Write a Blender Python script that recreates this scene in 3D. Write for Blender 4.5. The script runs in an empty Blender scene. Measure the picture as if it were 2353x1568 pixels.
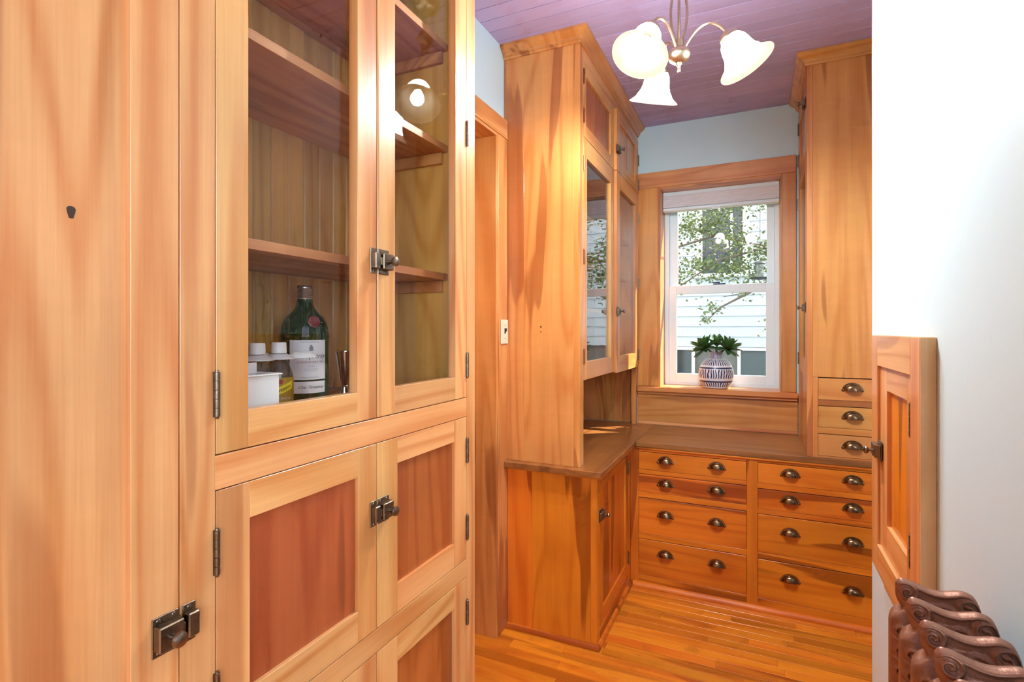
import bpy, bmesh, math, random
from mathutils import Vector, Matrix
random.seed(7)
PI = math.pi
scene = bpy.context.scene
col = scene.collection

# ------------------------------------------------------------------ camera
cam_d = bpy.data.cameras.new('camera')
cam = bpy.data.objects.new('camera', cam_d)
col.objects.link(cam)
cam_d.sensor_fit = 'HORIZONTAL'
cam_d.sensor_width = 36.0
cam_d.lens = 36.0 * 1205.0 / 2353.0
cam_d.shift_y = -25.0 / 2353.0
cam_d.clip_start = 0.02
YAW = math.atan(563.5 / 1205.0)
cam.location = (0, 0, 1.4)
cam.rotation_euler = (PI / 2, 0, YAW)
scene.camera = cam

# ------------------------------------------------------------------ world, sun, exposure
world = bpy.data.worlds.new('sky')
scene.world = world
world.use_nodes = True
bg = world.node_tree.nodes['Background']
bg.inputs['Color'].default_value = (0.90, 0.95, 1.0, 1)
bg.inputs['Strength'].default_value = 2.7

def light(name, kind, loc, energy, color, **k):
    d = bpy.data.lights.new(name, kind)
    d.energy = energy
    d.color = color
    for a, b in k.items():
        setattr(d, a, b)
    o = bpy.data.objects.new(name, d)
    o.location = loc
    col.objects.link(o)
    return o

sun = light('sun', 'SUN', (3, 6, 8), 14.0, (1.0, 0.93, 0.82), angle=0.012)
sun.rotation_euler = Vector((0.50, 0.375, 0.62)).to_track_quat('Z', 'Y').to_euler()
# added fill lights behind the camera, in place of unseen kitchen windows
kw = light('kitchen_fill', 'AREA', (1.45, -2.85, 2.0), 78, (0.78, 0.91, 1.0), shape='RECTANGLE', size=1.7, size_y=1.6)
kw.rotation_euler = (PI / 2, 0, 0)
kw2 = light('kitchen_side_fill', 'AREA', (2.35, -1.3, 2.05), 26, (0.78, 0.91, 1.0), shape='RECTANGLE', size=1.6, size_y=1.5)
kw2.rotation_euler = (PI / 2, 0, PI / 2)

vs = scene.view_settings
scene.display_settings.display_device = 'sRGB'
vs.view_transform = 'Standard'
vs.look = 'None'
vs.gamma = 1.0
vs.use_curve_mapping = False
vs.exposure = 0.62
scene.cycles.use_denoising = True
scene.cycles.use_adaptive_sampling = True
scene.cycles.adaptive_threshold = 0.07
scene.cycles.adaptive_min_samples = 14
scene.cycles.use_light_tree = False
scene.cycles.denoising_prefilter = 'ACCURATE'
scene.cycles.max_bounces = 5
scene.cycles.diffuse_bounces = 4
scene.cycles.glossy_bounces = 3
scene.cycles.transparent_max_bounces = 8
scene.cycles.sample_clamp_indirect = 6.0
scene.cycles.caustics_reflective = False
scene.cycles.caustics_refractive = False

# ------------------------------------------------------------------ materials
def srgb(r, g, b):
    f = lambda c: ((c / 255) / 12.92) if c / 255 <= 0.04045 else (((c / 255) + 0.055) / 1.055) ** 2.4
    return (f(r), f(g), f(b), 1)

def newmat(name):
    m = bpy.data.materials.new(name)
    m.use_nodes = True
    nt = m.node_tree
    b = nt.nodes['Principled BSDF']
    return m, nt, b

def node(nt, t, **k):
    n = nt.nodes.new(t)
    for a, b in k.items():
        setattr(n, a, b)
    return n

def math_(nt, op, a, b=None, clamp=False):
    n = node(nt, 'ShaderNodeMath', operation=op, use_clamp=clamp)
    for i, v in enumerate((a, b)):
        if v is None:
            continue
        if isinstance(v, (int, float)):
            n.inputs[i].default_value = v
        else:
            nt.links.new(v, n.inputs[i])
    return n.outputs[0]

def mixc(nt, fac, a, b, blend='MIX'):
    n = node(nt, 'ShaderNodeMix', data_type='RGBA', blend_type=blend)
    for i, v in ((0, fac), (6, a), (7, b)):
        if isinstance(v, (int, float)):
            n.inputs[i].default_value = v
        elif isinstance(v, tuple):
            n.inputs[i].default_value = v
        else:
            nt.links.new(v, n.inputs[i])
    return n.outputs[2]

def ramp(nt, fac, lo, hi):
    n = node(nt, 'ShaderNodeMapRange', interpolation_type='SMOOTHSTEP')
    nt.links.new(fac, n.inputs[0])
    n.inputs[1].default_value = lo
    n.inputs[2].default_value = hi
    return n.outputs[0]

def noise(nt, vec, scale, detail=2.0, rough=0.5, dist=0.0):
    n = node(nt, 'ShaderNodeTexNoise')
    n.inputs['Scale'].default_value = scale
    n.inputs['Detail'].default_value = detail
    n.inputs['Roughness'].default_value = rough
    n.inputs['Distortion'].default_value = dist
    nt.links.new(vec, n.inputs['Vector'])
    return n.outputs['Fac']

def stretch(nt, vec, axis, along, across):
    n = node(nt, 'ShaderNodeVectorMath', operation='MULTIPLY')
    s = [across] * 3
    s['xyz'.index(axis)] = along
    nt.links.new(vec, n.inputs[0])
    n.inputs[1].default_value = s
    return n.outputs[0]

def wood(name, axis, light_c, mid_c, dark_c, heart=0.5, rough=0.33, ringf=7.0, coat=0.25, wear=0.0, vary=0.09, hlo=0.585, figure=0.07):
    m, nt, b = newmat(name)
    tc = node(nt, 'ShaderNodeTexCoord')
    oi = node(nt, 'ShaderNodeObjectInfo')
    r = oi.outputs['Random']
    cx = node(nt, 'ShaderNodeCombineXYZ')
    for i, k in enumerate((17.3, 9.7, 23.9)):
        nt.links.new(math_(nt, 'MULTIPLY', r, k), cx.inputs[i])
    add = node(nt, 'ShaderNodeVectorMath', operation='ADD')
    nt.links.new(tc.outputs['Object'], add.inputs[0])
    nt.links.new(cx.outputs[0], add.inputs[1])
    v = add.outputs[0]
    nA = noise(nt, stretch(nt, v, axis, 0.10, 1.0), 6.0, 1.0, 0.5, 0.3)
    rings = math_(nt, 'SINE', math_(nt, 'MULTIPLY', nA, ringf * 2 * PI))
    rings = math_(nt, 'POWER', math_(nt, 'ADD', math_(nt, 'MULTIPLY', rings, 0.5), 0.5), 2.2)
    fib = noise(nt, stretch(nt, v, axis, 0.02, 1.0), 260.0, 1.0, 0.6)
    fib2 = noise(nt, stretch(nt, v, axis, 0.03, 1.0), 60.0, 1.0, 0.6)
    curl = noise(nt, stretch(nt, v, axis, 2.2, 0.8), 12.0, 1.0, 0.5, 0.6)
    blot = noise(nt, v, 3.2, 1.0, 0.5)
    hs = ramp(nt, noise(nt, stretch(nt, v, axis, 0.09, 1.0), 8.0, 2.0, 0.5, 0.5), hlo, hlo + 0.035)
    f = math_(nt, 'ADD', math_(nt, 'MULTIPLY', rings, 0.62), math_(nt, 'MULTIPLY', fib, 0.50))
    f = math_(nt, 'ADD', f, math_(nt, 'MULTIPLY', fib2, 0.60))
    f = math_(nt, 'SUBTRACT', f, 0.28, True)
    c = mixc(nt, f, light_c, mid_c)
    c = mixc(nt, math_(nt, 'MULTIPLY', hs, heart), c, dark_c)
    gain = math_(nt, 'ADD', math_(nt, 'MULTIPLY', blot, 0.42), 0.79)
    gain = math_(nt, 'ADD', gain, math_(nt, 'MULTIPLY', math_(nt, 'SUBTRACT', curl, 0.5), figure))
    hsv = node(nt, 'ShaderNodeHueSaturation')
    nt.links.new(c, hsv.inputs['Color'])
    rv = math_(nt, 'MULTIPLY', math_(nt, 'SUBTRACT', r, 0.5), vary * 2)
    nt.links.new(math_(nt, 'ADD', gain, rv), hsv.inputs['Value'])
    r2 = math_(nt, 'FRACT', math_(nt, 'MULTIPLY', r, 7.31))
    nt.links.new(math_(nt, 'ADD', math_(nt, 'MULTIPLY', r2, 0.014), 0.493), hsv.inputs['Hue'])
    cc = hsv.outputs[0]
    if wear > 0:
        wn = ramp(nt, noise(nt, v, 9.0, 4.0, 0.6), 0.55, 0.75)
        cc = mixc(nt, math_(nt, 'MULTIPLY', wn, wear), cc, dark_c)
    nt.links.new(cc, b.inputs['Base Color'])
    rr = math_(nt, 'ADD', math_(nt, 'MULTIPLY', fib2, 0.14), rough - 0.07)
    nt.links.new(rr, b.inputs['Roughness'])
    b.inputs['Coat Weight'].default_value = coat
    b.inputs['Coat Roughness'].default_value = 0.16 if coat < 0.45 else 0.28
    return m

def plain(name, rgb, rough=0.5, metal=0.0, var=0.0, vscale=6.0, bump=0.0, bscale=60.0, **k):
    m, nt, b = newmat(name)
    b.inputs['Roughness'].default_value = rough
    b.inputs['Metallic'].default_value = metal
    tc = node(nt, 'ShaderNodeTexCoord')
    if var > 0:
        n = noise(nt, tc.outputs['Object'], vscale, 3.0)
        hsv = node(nt, 'ShaderNodeHueSaturation')
        hsv.inputs['Color'].default_value = rgb
        nt.links.new(math_(nt, 'ADD', math_(nt, 'MULTIPLY', n, var * 2), 1 - var), hsv.inputs['Value'])
        nt.links.new(hsv.outputs[0], b.inputs['Base Color'])
    else:
        b.inputs['Base Color'].default_value = rgb
    if bump > 0:
        bp = node(nt, 'ShaderNodeBump')
        bp.inputs['Strength'].default_value = bump
        bp.inputs['Distance'].default_value = 0.003
        nt.links.new(noise(nt, tc.outputs['Object'], bscale, 3.0), bp.inputs['Height'])
        nt.links.new(bp.outputs[0], b.inputs['Normal'])
    for a, v in k.items():
        b.inputs[a].default_value = v
    return m

M = {}
FL, FM, FD = srgb(226, 170, 108), srgb(200, 128, 68), srgb(150, 76, 36)      # fir of the big cupboard
BL, BM, BD = srgb(214, 152, 84), srgb(194, 122, 58), srgb(138, 70, 28)
AL, AM, AD = srgb(226, 132, 36), srgb(202, 104, 22), srgb(136, 56, 10)       # deeper orange wood of the lower cabinets       # birch of the pantry cabinets
PL_, PM_, PD_ = srgb(178, 98, 48), srgb(154, 74, 32), srgb(116, 50, 20)     # redder panels
for a in 'xyz':
    M['fir_' + a] = wood('fir_' + a, a, FL, FM, FD, heart=0.45)
    M['birch_' + a] = wood('birch_' + a, a, BL, BM, BD, heart=0.6, hlo=0.575, figure=0.12)
    M['amber_' + a] = wood('amber_' + a, a, AL, AM, AD, heart=0.75, coat=0.1, hlo=0.565)
M['fir_panel'] = wood('fir_panel', 'z', PL_, PM_, PD_, heart=0.5)
M['inner_z'] = wood('inner_z', 'z', srgb(212, 160, 84), srgb(188, 130, 58), srgb(134, 84, 32), heart=0.3, coat=0.1, rough=0.45)
M['inner_y'] = wood('inner_y', 'y', srgb(206, 142, 84), srgb(174, 104, 56), srgb(120, 66, 32), heart=0.35, coat=0.1, rough=0.45)
M['floor_x'] = wood('floor_x', 'x', srgb(232, 142, 38), srgb(208, 108, 24), srgb(140, 58, 10), heart=0.45, rough=0.30, coat=0.2, wear=0.35, vary=0.2)
M['counter_y'] = wood('counter_y', 'y', srgb(158, 100, 48), srgb(128, 76, 34), srgb(86, 46, 18), heart=0.4, rough=0.34, coat=0.5, wear=0.3)
M['counter_x'] = wood('counter_x', 'x', srgb(158, 100, 48), srgb(128, 76, 34), srgb(86, 46, 18), heart=0.4, rough=0.34, coat=0.5, wear=0.3)
M['paint_pale'] = plain('pale_blue_grey_paint', srgb(206, 238, 246), 0.45, var=0.03, bump=0.12, bscale=45)
M['paint_white'] = plain('white_plaster_paint', srgb(210, 238, 246), 0.42, var=0.03, vscale=2.5, bump=0.2, bscale=30)
M['paint_blue'] = plain('blue_room_paint', srgb(60, 128, 176), 0.5, var=0.03)
M['mauve'] = None
def mauve():
    m, nt, b = newmat('mauve_ceiling_paint')
    tc = node(nt, 'ShaderNodeTexCoord')
    oi = node(nt, 'ShaderNodeObjectInfo')
    v = tc.outputs['Object']
    n1 = noise(nt, stretch(nt, v, 'x', 0.15, 1.0), 40.0, 3.0)
    n2 = ramp(nt, noise(nt, v, 5.0, 4.0, 0.6), 0.5, 0.75)
    c = mixc(nt, n1, srgb(198, 184, 226), srgb(184, 166, 214))
    c = mixc(nt, math_(nt, 'MULTIPLY', n2, 0.4), c, srgb(176, 132, 164))
    sp = ramp(nt, noise(nt, v, 55.0, 1.0), 0.76, 0.80)
    c = mixc(nt, sp, c, srgb(136, 96, 110))
    hsv = node(nt, 'ShaderNodeHueSaturation')
    nt.links.new(c, hsv.inputs['Color'])
    nt.links.new(math_(nt, 'ADD', math_(nt, 'MULTIPLY', oi.outputs['Random'], 0.14), 0.93), hsv.inputs['Value'])
    nt.links.new(hsv.outputs[0], b.inputs['Base Color'])
    b.inputs['Roughness'].default_value = 0.55
    bp = node(nt, 'ShaderNodeBump')
    bp.inputs['Strength'].default_value = 0.15
    bp.inputs['Distance'].default_value = 0.002
    nt.links.new(n1, bp.inputs['Height'])
    nt.links.new(bp.outputs[0], b.inputs['Normal'])
    return m
M['mauve'] = mauve()
M['brass_dark'] = plain('dark_bronze_hardware', srgb(132, 116, 98), 0.34, 1.0, var=0.35, vscale=60, bump=0.15, bscale=200)
M['pull'] = plain('aged_brass_pull', srgb(140, 110, 78), 0.27, 1.0, var=0.3, vscale=50)
M['copper'] = plain('copper_toned_hinge', srgb(150, 96, 66), 0.35, 1.0, var=0.25, vscale=80)
M['dark_gap'] = plain('dark_interior', srgb(52, 28, 14), 0.9, var=0.1)
M['vinyl'] = plain('white_vinyl', srgb(224, 242, 250), 0.35, var=0.01)
M['fabric'] = plain('white_pleated_fabric', srgb(232, 236, 240), 0.85, var=0.02, vscale=30)
M['plate'] = plain('ivory_plastic', srgb(238, 206, 176), 0.4, var=0.02)
M['black'] = plain('black_plastic', srgb(30, 26, 24), 0.4, var=0.05)
M['white_plastic'] = plain('white_plastic', srgb(232, 232, 226), 0.4, var=0.01)
M['paper'] = plain('white_paper_label', srgb(226, 228, 226), 0.6, var=0.02, vscale=80)
M['ink'] = plain('black_ink', srgb(36, 36, 36), 0.6, var=0.02)
M['ink_red'] = plain('red_ink', srgb(170, 50, 44), 0.6, var=0.02)
M['ink_grey'] = plain('grey_ink', srgb(130, 136, 140), 0.6, var=0.02)
M['silver'] = plain('polished_steel', srgb(206, 204, 200), 0.12, 1.0, var=0.03)
M['cap_silver'] = plain('silver_screw_cap', srgb(186, 184, 180), 0.3, 1.0, var=0.05, vscale=90)
M['wax'] = plain('red_wax_seal', srgb(120, 24, 34), 0.35, var=0.08)
M['gold_label'] = plain('gold_label', srgb(176, 138, 44), 0.5, var=0.05)
M['yellow'] = plain('yellow_label', srgb(240, 214, 40), 0.5, var=0.03)
M['radiator'] = plain('bronze_radiator_paint', srgb(150, 106, 84), 0.40, 0.45, var=0.30, vscale=45, bump=0.35, bscale=150)
M['lamp_metal'] = plain('brushed_nickel_brass', srgb(198, 176, 150), 0.32, 1.0, var=0.2, vscale=60)
M['leaf'] = plain('dark_succulent_leaf', srgb(66, 104, 52), 0.34, var=0.3, vscale=25)
M['stem'] = plain('green_brown_stem', srgb(88, 84, 52), 0.6, var=0.2, vscale=30)
M['soil'] = plain('potting_soil', srgb(44, 34, 26), 0.9, var=0.3, vscale=80)
M['siding'] = plain('white_clapboard', srgb(174, 178, 182), 0.6, var=0.03, vscale=3)
M['house_trim'] = plain('white_house_trim', srgb(236, 234, 228), 0.6, var=0.03)
M['foundation'] = plain('grey_foundation', srgb(96, 92, 86), 0.8, var=0.12, vscale=8, bump=0.3)
M['dark_pane'] = plain('dark_window_pane', srgb(58, 60, 62), 0.08, var=0.1, vscale=3)
M['grass'] = plain('lawn', srgb(92, 104, 62), 0.9, var=0.25, vscale=6)
M['bark'] = plain('grey_brown_bark', srgb(104, 84, 68), 0.8, var=0.25, vscale=30)
M['tree_leaf'] = plain('young_green_leaf', srgb(98, 106, 48), 0.5, var=0.25, vscale=9)
M['tree_leaf'].node_tree.nodes['Principled BSDF'].inputs['Subsurface Weight'].default_value = 0.0
M['sash_lock'] = plain('dark_blue_metal', srgb(36, 52, 72), 0.4, 0.6, var=0.05)
M['knot'] = plain('dark_knot', srgb(60, 34, 18), 0.6, var=0.3, vscale=120)

def thin_glass(name, tint=(1, 1, 1, 1), wav=0.02, boost=1.0):
    m = bpy.data.materials.new(name)
    m.use_nodes = True
    nt = m.node_tree
    nt.nodes.clear()
    out = node(nt, 'ShaderNodeOutputMaterial')
    tr = node(nt, 'ShaderNodeBsdfTransparent')
    tr.inputs[0].default_value = tint
    gl = node(nt, 'ShaderNodeBsdfGlossy')
    gl.inputs['Roughness'].default_value = 0.0
    lw = node(nt, 'ShaderNodeLayerWeight')
    lw.inputs['Blend'].default_value = 0.5
    fac = math_(nt, 'ADD', math_(nt, 'MULTIPLY', math_(nt, 'POWER', lw.outputs['Facing'], 5.0), 0.96), 0.043)
    tc = node(nt, 'ShaderNodeTexCoord')
    bp = node(nt, 'ShaderNodeBump')
    bp.inputs['Strength'].default_value = wav
    bp.inputs['Distance'].default_value = 0.01
    nt.links.new(noise(nt, tc.outputs['Object'], 9.0, 1.0), bp.inputs['Height'])
    nt.links.new(bp.outputs[0], gl.inputs['Normal'])
    mx = node(nt, 'ShaderNodeMixShader')
    nt.links.new(math_(nt, 'MULTIPLY', fac, boost, True), mx.inputs[0])
    nt.links.new(tr.outputs[0], mx.inputs[1])
    nt.links.new(gl.outputs[0], mx.inputs[2])
    nt.links.new(mx.outputs[0], out.inputs[0])
    return m
M['glass'] = thin_glass('old_cabinet_glass', (0.97, 0.975, 0.97, 1), 0.015, 0.60)
M['hutch_glass'] = thin_glass('wavy_hutch_glass', (0.95, 0.96, 0.96, 1), 0.05, 1.5)
M['window_glass'] = thin_glass('window_glass', (0.97, 0.99, 0.99, 1), 0.004, 0.5)

def bottle_glass(name, tint, rough=0.03):
    m = bpy.data.materials.new(name)
    m.use_nodes = True
    nt = m.node_tree
    nt.nodes.clear()
    out = node(nt, 'ShaderNodeOutputMaterial')
    tr = node(nt, 'ShaderNodeBsdfTransparent')
    tr.inputs[0].default_value = tint
    df = node(nt, 'ShaderNodeBsdfDiffuse')
    df.inputs[0].default_value = tuple(0.25 * x for x in tint[:3]) + (1,)
    gl = node(nt, 'ShaderNodeBsdfGlossy')
    gl.inputs['Roughness'].default_value = rough
    lw = node(nt, 'ShaderNodeLayerWeight')
    lw.inputs['Blend'].default_value = 0.5
    fac = math_(nt, 'ADD', math_(nt, 'MULTIPLY', math_(nt, 'POWER', lw.outputs['Facing'], 5.0), 0.96), 0.043)
    m1 = node(nt, 'ShaderNodeMixShader')
    m1.inputs[0].default_value = 0.35
    m2 = node(nt, 'ShaderNodeMixShader')
    nt.links.new(tr.outputs[0], m1.inputs[1])
    nt.links.new(df.outputs[0], m1.inputs[2])
    nt.links.new(fac, m2.inputs[0])
    nt.links.new(m1.outputs[0], m2.inputs[1])
    nt.links.new(gl.outputs[0], m2.inputs[2])
    nt.links.new(m2.outputs[0], out.inputs[0])
    return m
M['green_glass'] = bottle_glass('green_bottle_glass', (0.10, 0.36, 0.13, 1))
M['clear_glass'] = bottle_glass('clear_bottle_plastic', (0.80, 0.76, 0.66, 1))

def lamp_glass(name, base, strength, c0, c1):
    m, nt, b = newmat(name)
    tc = node(nt, 'ShaderNodeTexCoord')
    n = noise(nt, tc.outputs['Object'], 16.0, 3.0, 0.6, 0.8)
    c = mixc(nt, ramp(nt, n, 0.35, 0.75), c0, c1)
    b.inputs['Base Color'].default_value = base
    b.inputs['Roughness'].default_value = 0.3
    nt.links.new(c, b.inputs['Emission Color'])
    b.inputs['Emission Strength'].default_value = strength
    b.inputs['Specular IOR Level'].default_value = 0.0
    return m
M['lamp_glass'] = lamp_glass('frosted_lamp_glass', srgb(232, 222, 204), 30.0, (0.97, 0.98, 0.96, 1), (0.94, 0.92, 0.86, 1))
M['lamp_rim'] = lamp_glass('frosted_lamp_rim', srgb(232, 214, 186), 0.62, (1.0, 0.90, 0.72, 1), (1.0, 0.76, 0.50, 1))
M['lamp_inner'] = lamp_glass('frosted_lamp_inside', (0.006, 0.0055, 0.0045, 1), 0.62, (1.0, 0.86, 0.64, 1), (1.0, 0.74, 0.46, 1))
for k_ in ('lamp_rim', 'lamp_inner'):
    M[k_].cycles.emission_sampling = 'NONE'
def bulb_mat():
    m, nt, b = newmat('lit_bulb')
    b.inputs['Base Color'].default_value = (1, 0.9, 0.7, 1)
    b.inputs['Emission Color'].default_value = (0.93, 0.97, 1.0, 1)
    b.inputs['Emission Strength'].default_value = 1150.0
    return m
M['bulb'] = bulb_mat()

def vase_mat():
    m, nt, b = newmat('blue_striped_ceramic')
    tc = node(nt, 'ShaderNodeTexCoord')
    sp = node(nt, 'ShaderNodeSeparateXYZ')
    nt.links.new(tc.outputs['Object'], sp.inputs[0])
    z = sp.outputs[2]
    ang = math_(nt, 'ARCTAN2', sp.outputs[1], sp.outputs[0])
    wob = noise(nt, tc.outputs['Object'], 26.0, 1.0)
    s = math_(nt, 'SINE', math_(nt, 'ADD', math_(nt, 'MULTIPLY', ang, 40.0), math_(nt, 'MULTIPLY', wob, 9.0)))
    s = ramp(nt, s, -0.05, 0.25)
    def band(a, c, soft=0.002):
        return math_(nt, 'MULTIPLY', ramp(nt, z, a - soft, a + soft), math_(nt, 'SUBTRACT', 1.0, ramp(nt, z, c - soft, c + soft)))
    stripes = math_(nt, 'MAXIMUM', math_(nt, 'MAXIMUM', band(0.012, 0.040), band(0.066, 0.120)), math_(nt, 'MAXIMUM', band(0.145, 0.183), band(0.194, 0.226)))
    mask = math_(nt, 'MULTIPLY', s, stripes)
    solid = math_(nt, 'MAXIMUM', math_(nt, 'MAXIMUM', band(0.040, 0.050), band(0.124, 0.134)), math_(nt, 'MULTIPLY', band(0.186, 0.24), math_(nt, 'SUBTRACT', 1.0, math_(nt, 'MULTIPLY', s, 0.75))))
    neck = band(0.186, 0.24)
    mask = math_(nt, 'MAXIMUM', math_(nt, 'MULTIPLY', mask, math_(nt, 'SUBTRACT', 1.0, neck)), solid)
    c = mixc(nt, mask, srgb(232, 232, 236), srgb(34, 50, 92))
    nt.links.new(c, b.inputs['Base Color'])
    b.inputs['Roughness'].default_value = 0.35
    return m
M['vase'] = vase_mat()

# ------------------------------------------------------------------ mesh helpers
class MB:
    def __init__(s):
        s.v, s.f, s.smooth = [], [], False
    def add(s, vs_, fs):
        o = len(s.v)
        s.v += [tuple(p) for p in vs_]
        s.f += [tuple(i + o for i in f) for f in fs]
        return s
    def box(s, x0, x1, y0, y1, z0, z1, c=0.0):
        x0, x1 = min(x0, x1), max(x0, x1)
        y0, y1 = min(y0, y1), max(y0, y1)
        z0, z1 = min(z0, z1), max(z0, z1)
        if c <= 0:
            v = [(x, y, z) for z in (z0, z1) for y in (y0, y1) for x in (x0, x1)]
            return s.add(v, [(0, 2, 3, 1), (4, 5, 7, 6), (0, 1, 5, 4), (2, 6, 7, 3), (0, 4, 6, 2), (1, 3, 7, 5)])
        c = min(c, (x1 - x0) * .4, (y1 - y0) * .4, (z1 - z0) * .4)
        lo, hi = (x0, y0, z0), (x1, y1, z1)
        idx, v = {}, []
        for sx in (0, 1):
            for sy in (0, 1):
                for sz in (0, 1):
                    sg = (sx, sy, sz)
                    for ax in range(3):
                        p = []
                        for k in range(3):
                            e = hi[k] if sg[k] else lo[k]
                            if k != ax:
                                e += -c if sg[k] else c
                            p.append(e)
                        idx[(sg, ax)] = len(v)
                        v.append(tuple(p))
        fs = []
        for ax in range(3):
            a, b_ = [k for k in range(3) if k != ax]
            for sd in (0, 1):
                q = []
                for (i, j) in ((0, 0), (1, 0), (1, 1), (0, 1)):
                    sg = [0, 0, 0]
                    sg[ax], sg[a], sg[b_] = sd, i, j
                    q.append(idx[(tuple(sg), ax)])
                fs.append(tuple(q))
            for i in (0, 1):
                for j in (0, 1):
                    s0, s1 = [0, 0, 0], [0, 0, 0]
                    s0[a] = s1[a] = i
                    s0[b_] = s1[b_] = j
                    s1[ax] = 1
                    s0, s1 = tuple(s0), tuple(s1)
                    fs.append((idx[(s0, a)], idx[(s1, a)], idx[(s1, b_)], idx[(s0, b_)]))
        for sx in (0, 1):
            for sy in (0, 1):
                for sz in (0, 1):
                    sg = (sx, sy, sz)
                    fs.append((idx[(sg, 0)], idx[(sg, 1)], idx[(sg, 2)]))
        return s.add(v, fs)
    def lathe(s, prof, seg=24, origin=(0, 0, 0), axis=(0, 0, 1), cap=True):
        a = Vector(axis).normalized()
        q = Vector((0, 0, 1)).rotation_difference(a)
        o = Vector(origin)
        vs_, fs = [], []
        n = len(prof)
        for i in range(seg):
            t = 2 * PI * i / seg
            for r, h in prof:
                vs_.append(tuple(q @ Vector((r * math.cos(t), r * math.sin(t), h)) + o))
        for i in range(seg):
            j = (i + 1) % seg
            for k in range(n - 1):
                fs.append((i * n + k, j * n + k, j * n + k + 1, i * n + k + 1))
        if cap:
            if prof[0][0] > 1e-6:
                fs.append(tuple(i * n for i in range(seg))[::-1])
            if prof[-1][0] > 1e-6:
                fs.append(tuple(i * n + n - 1 for i in range(seg)))
        s.smooth = True
        return s.add(vs_, fs)
    def tube(s, pts, rad, seg=8, cap=True):
        pts = [Vector(p) for p in pts]
        n = len(pts)
        rads = rad if isinstance(rad, (list, tuple)) else [rad] * n
        vs_, fs = [], []
        t0 = (pts[1] - pts[0]).normalized()
        up = Vector((0, 0, 1)) if abs(t0.z) < .9 else Vector((1, 0, 0))
        nrm = t0.cross(up).normalized()
        for i, p in enumerate(pts):
            t = (pts[min(i + 1, n - 1)] - pts[max(i - 1, 0)]).normalized()
            nrm = (nrm - t * nrm.dot(t)).normalized()
            b_ = t.cross(nrm)
            for k in range(seg):
                a = 2 * PI * k / seg
                vs_.append(tuple(p + (nrm * math.cos(a) + b_ * math.sin(a)) * rads[i]))
        for i in range(n - 1):
            for k in range(seg):
                l = (k + 1) % seg
                fs.append((i * seg + k, i * seg + l, (i + 1) * seg + l, (i + 1) * seg + k))
        if cap:
            fs.append(tuple(range(seg))[::-1])
            fs.append(tuple((n - 1) * seg + k for k in range(seg)))
        s.smooth = True
        return s.add(vs_, fs)
    def prism(s, poly, d0, d1, axis='x'):
        # poly: 2D points; extruded along axis between d0 and d1
        def P3(a, b_, d):
            return {'x': (d, a, b_), 'y': (a, d, b_), 'z': (a, b_, d)}[axis]
        n = len(poly)
        v = [P3(a, b_, d0) for a, b_ in poly] + [P3(a, b_, d1) for a, b_ in poly]
        f = [tuple(range(n))[::-1], tuple(range(n, 2 * n))]
        f += [(i, (i + 1) % n, n + (i + 1) % n, n + i) for i in range(n)]
        return s.add(v, f)
    def mesh(s, name, mat, off=(0, 0, 0), angle=35):
        me = bpy.data.meshes.new(name)
        me.from_pydata([(p[0] - off[0], p[1] - off[1], p[2] - off[2]) for p in s.v], [], s.f)
        bm = bmesh.new()
        bm.from_mesh(me)
        bmesh.ops.recalc_face_normals(bm, faces=bm.faces)
        bm.to_mesh(me)
        bm.free()
        me.materials.append(M[mat] if isinstance(mat, str) else mat)
        if s.smooth:
            for p in me.polygons:
                p.use_smooth = True
            me.set_sharp_from_angle(angle=math.radians(angle))
        me.update()
        return me

ROOT = {}
def rootloc(o):
    while o.parent is not None:
        o = o.parent
    return tuple(o.location)

def thing(name, loc, label, cat, group=None, kind=None):
    o = bpy.data.objects.new(name, None)
    o.empty_display_size = 0.05
    col.objects.link(o)
    o.location = loc
    o['label'] = label
    if kind:
        o['kind'] = kind
    else:
        o['category'] = cat
    if group:
        o['group'] = group
    return o

def part(name, mb, mat, parent, label=None, loc=None, kind=None):
    """mesh in world coordinates under a thing or part"""
    me = mb.mesh(name, mat, rootloc(parent))
    o = bpy.data.objects.new(name, me)
    col.objects.link(o)
    o.parent = parent
    if label:
        o['label'] = label
    if kind:
        o['kind'] = kind
    return o

def inst(name, me, parent, loc, rot=None, label=None, scale=None):
    """shared mesh placed at a world location under a thing or part at its thing's origin"""
    o = bpy.data.objects.new(name, me)
    col.objects.link(o)
    o.parent = parent
    r = rootloc(parent)
    o.location = (loc[0] - r[0], loc[1] - r[1], loc[2] - r[2])
    if rot:
        o.rotation_euler = rot
    if scale:
        o.scale = scale
    if label:
        o['label'] = label
    return o

def solo(name, mb, mat, label, cat, kind=None, origin=None, group=None):
    org = origin or (0, 0, 0)
    o = bpy.data.objects.new(name, mb.mesh(name, mat, org))
    o.location = org
    col.objects.link(o)
    if label:
        o['label'] = label
    if kind:
        o['kind'] = kind
    elif cat:
        o['category'] = cat
    if group:
        o['group'] = group
    return o

def B(*a, c=0.0006):
    return MB().box(*a, c=c)

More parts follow.
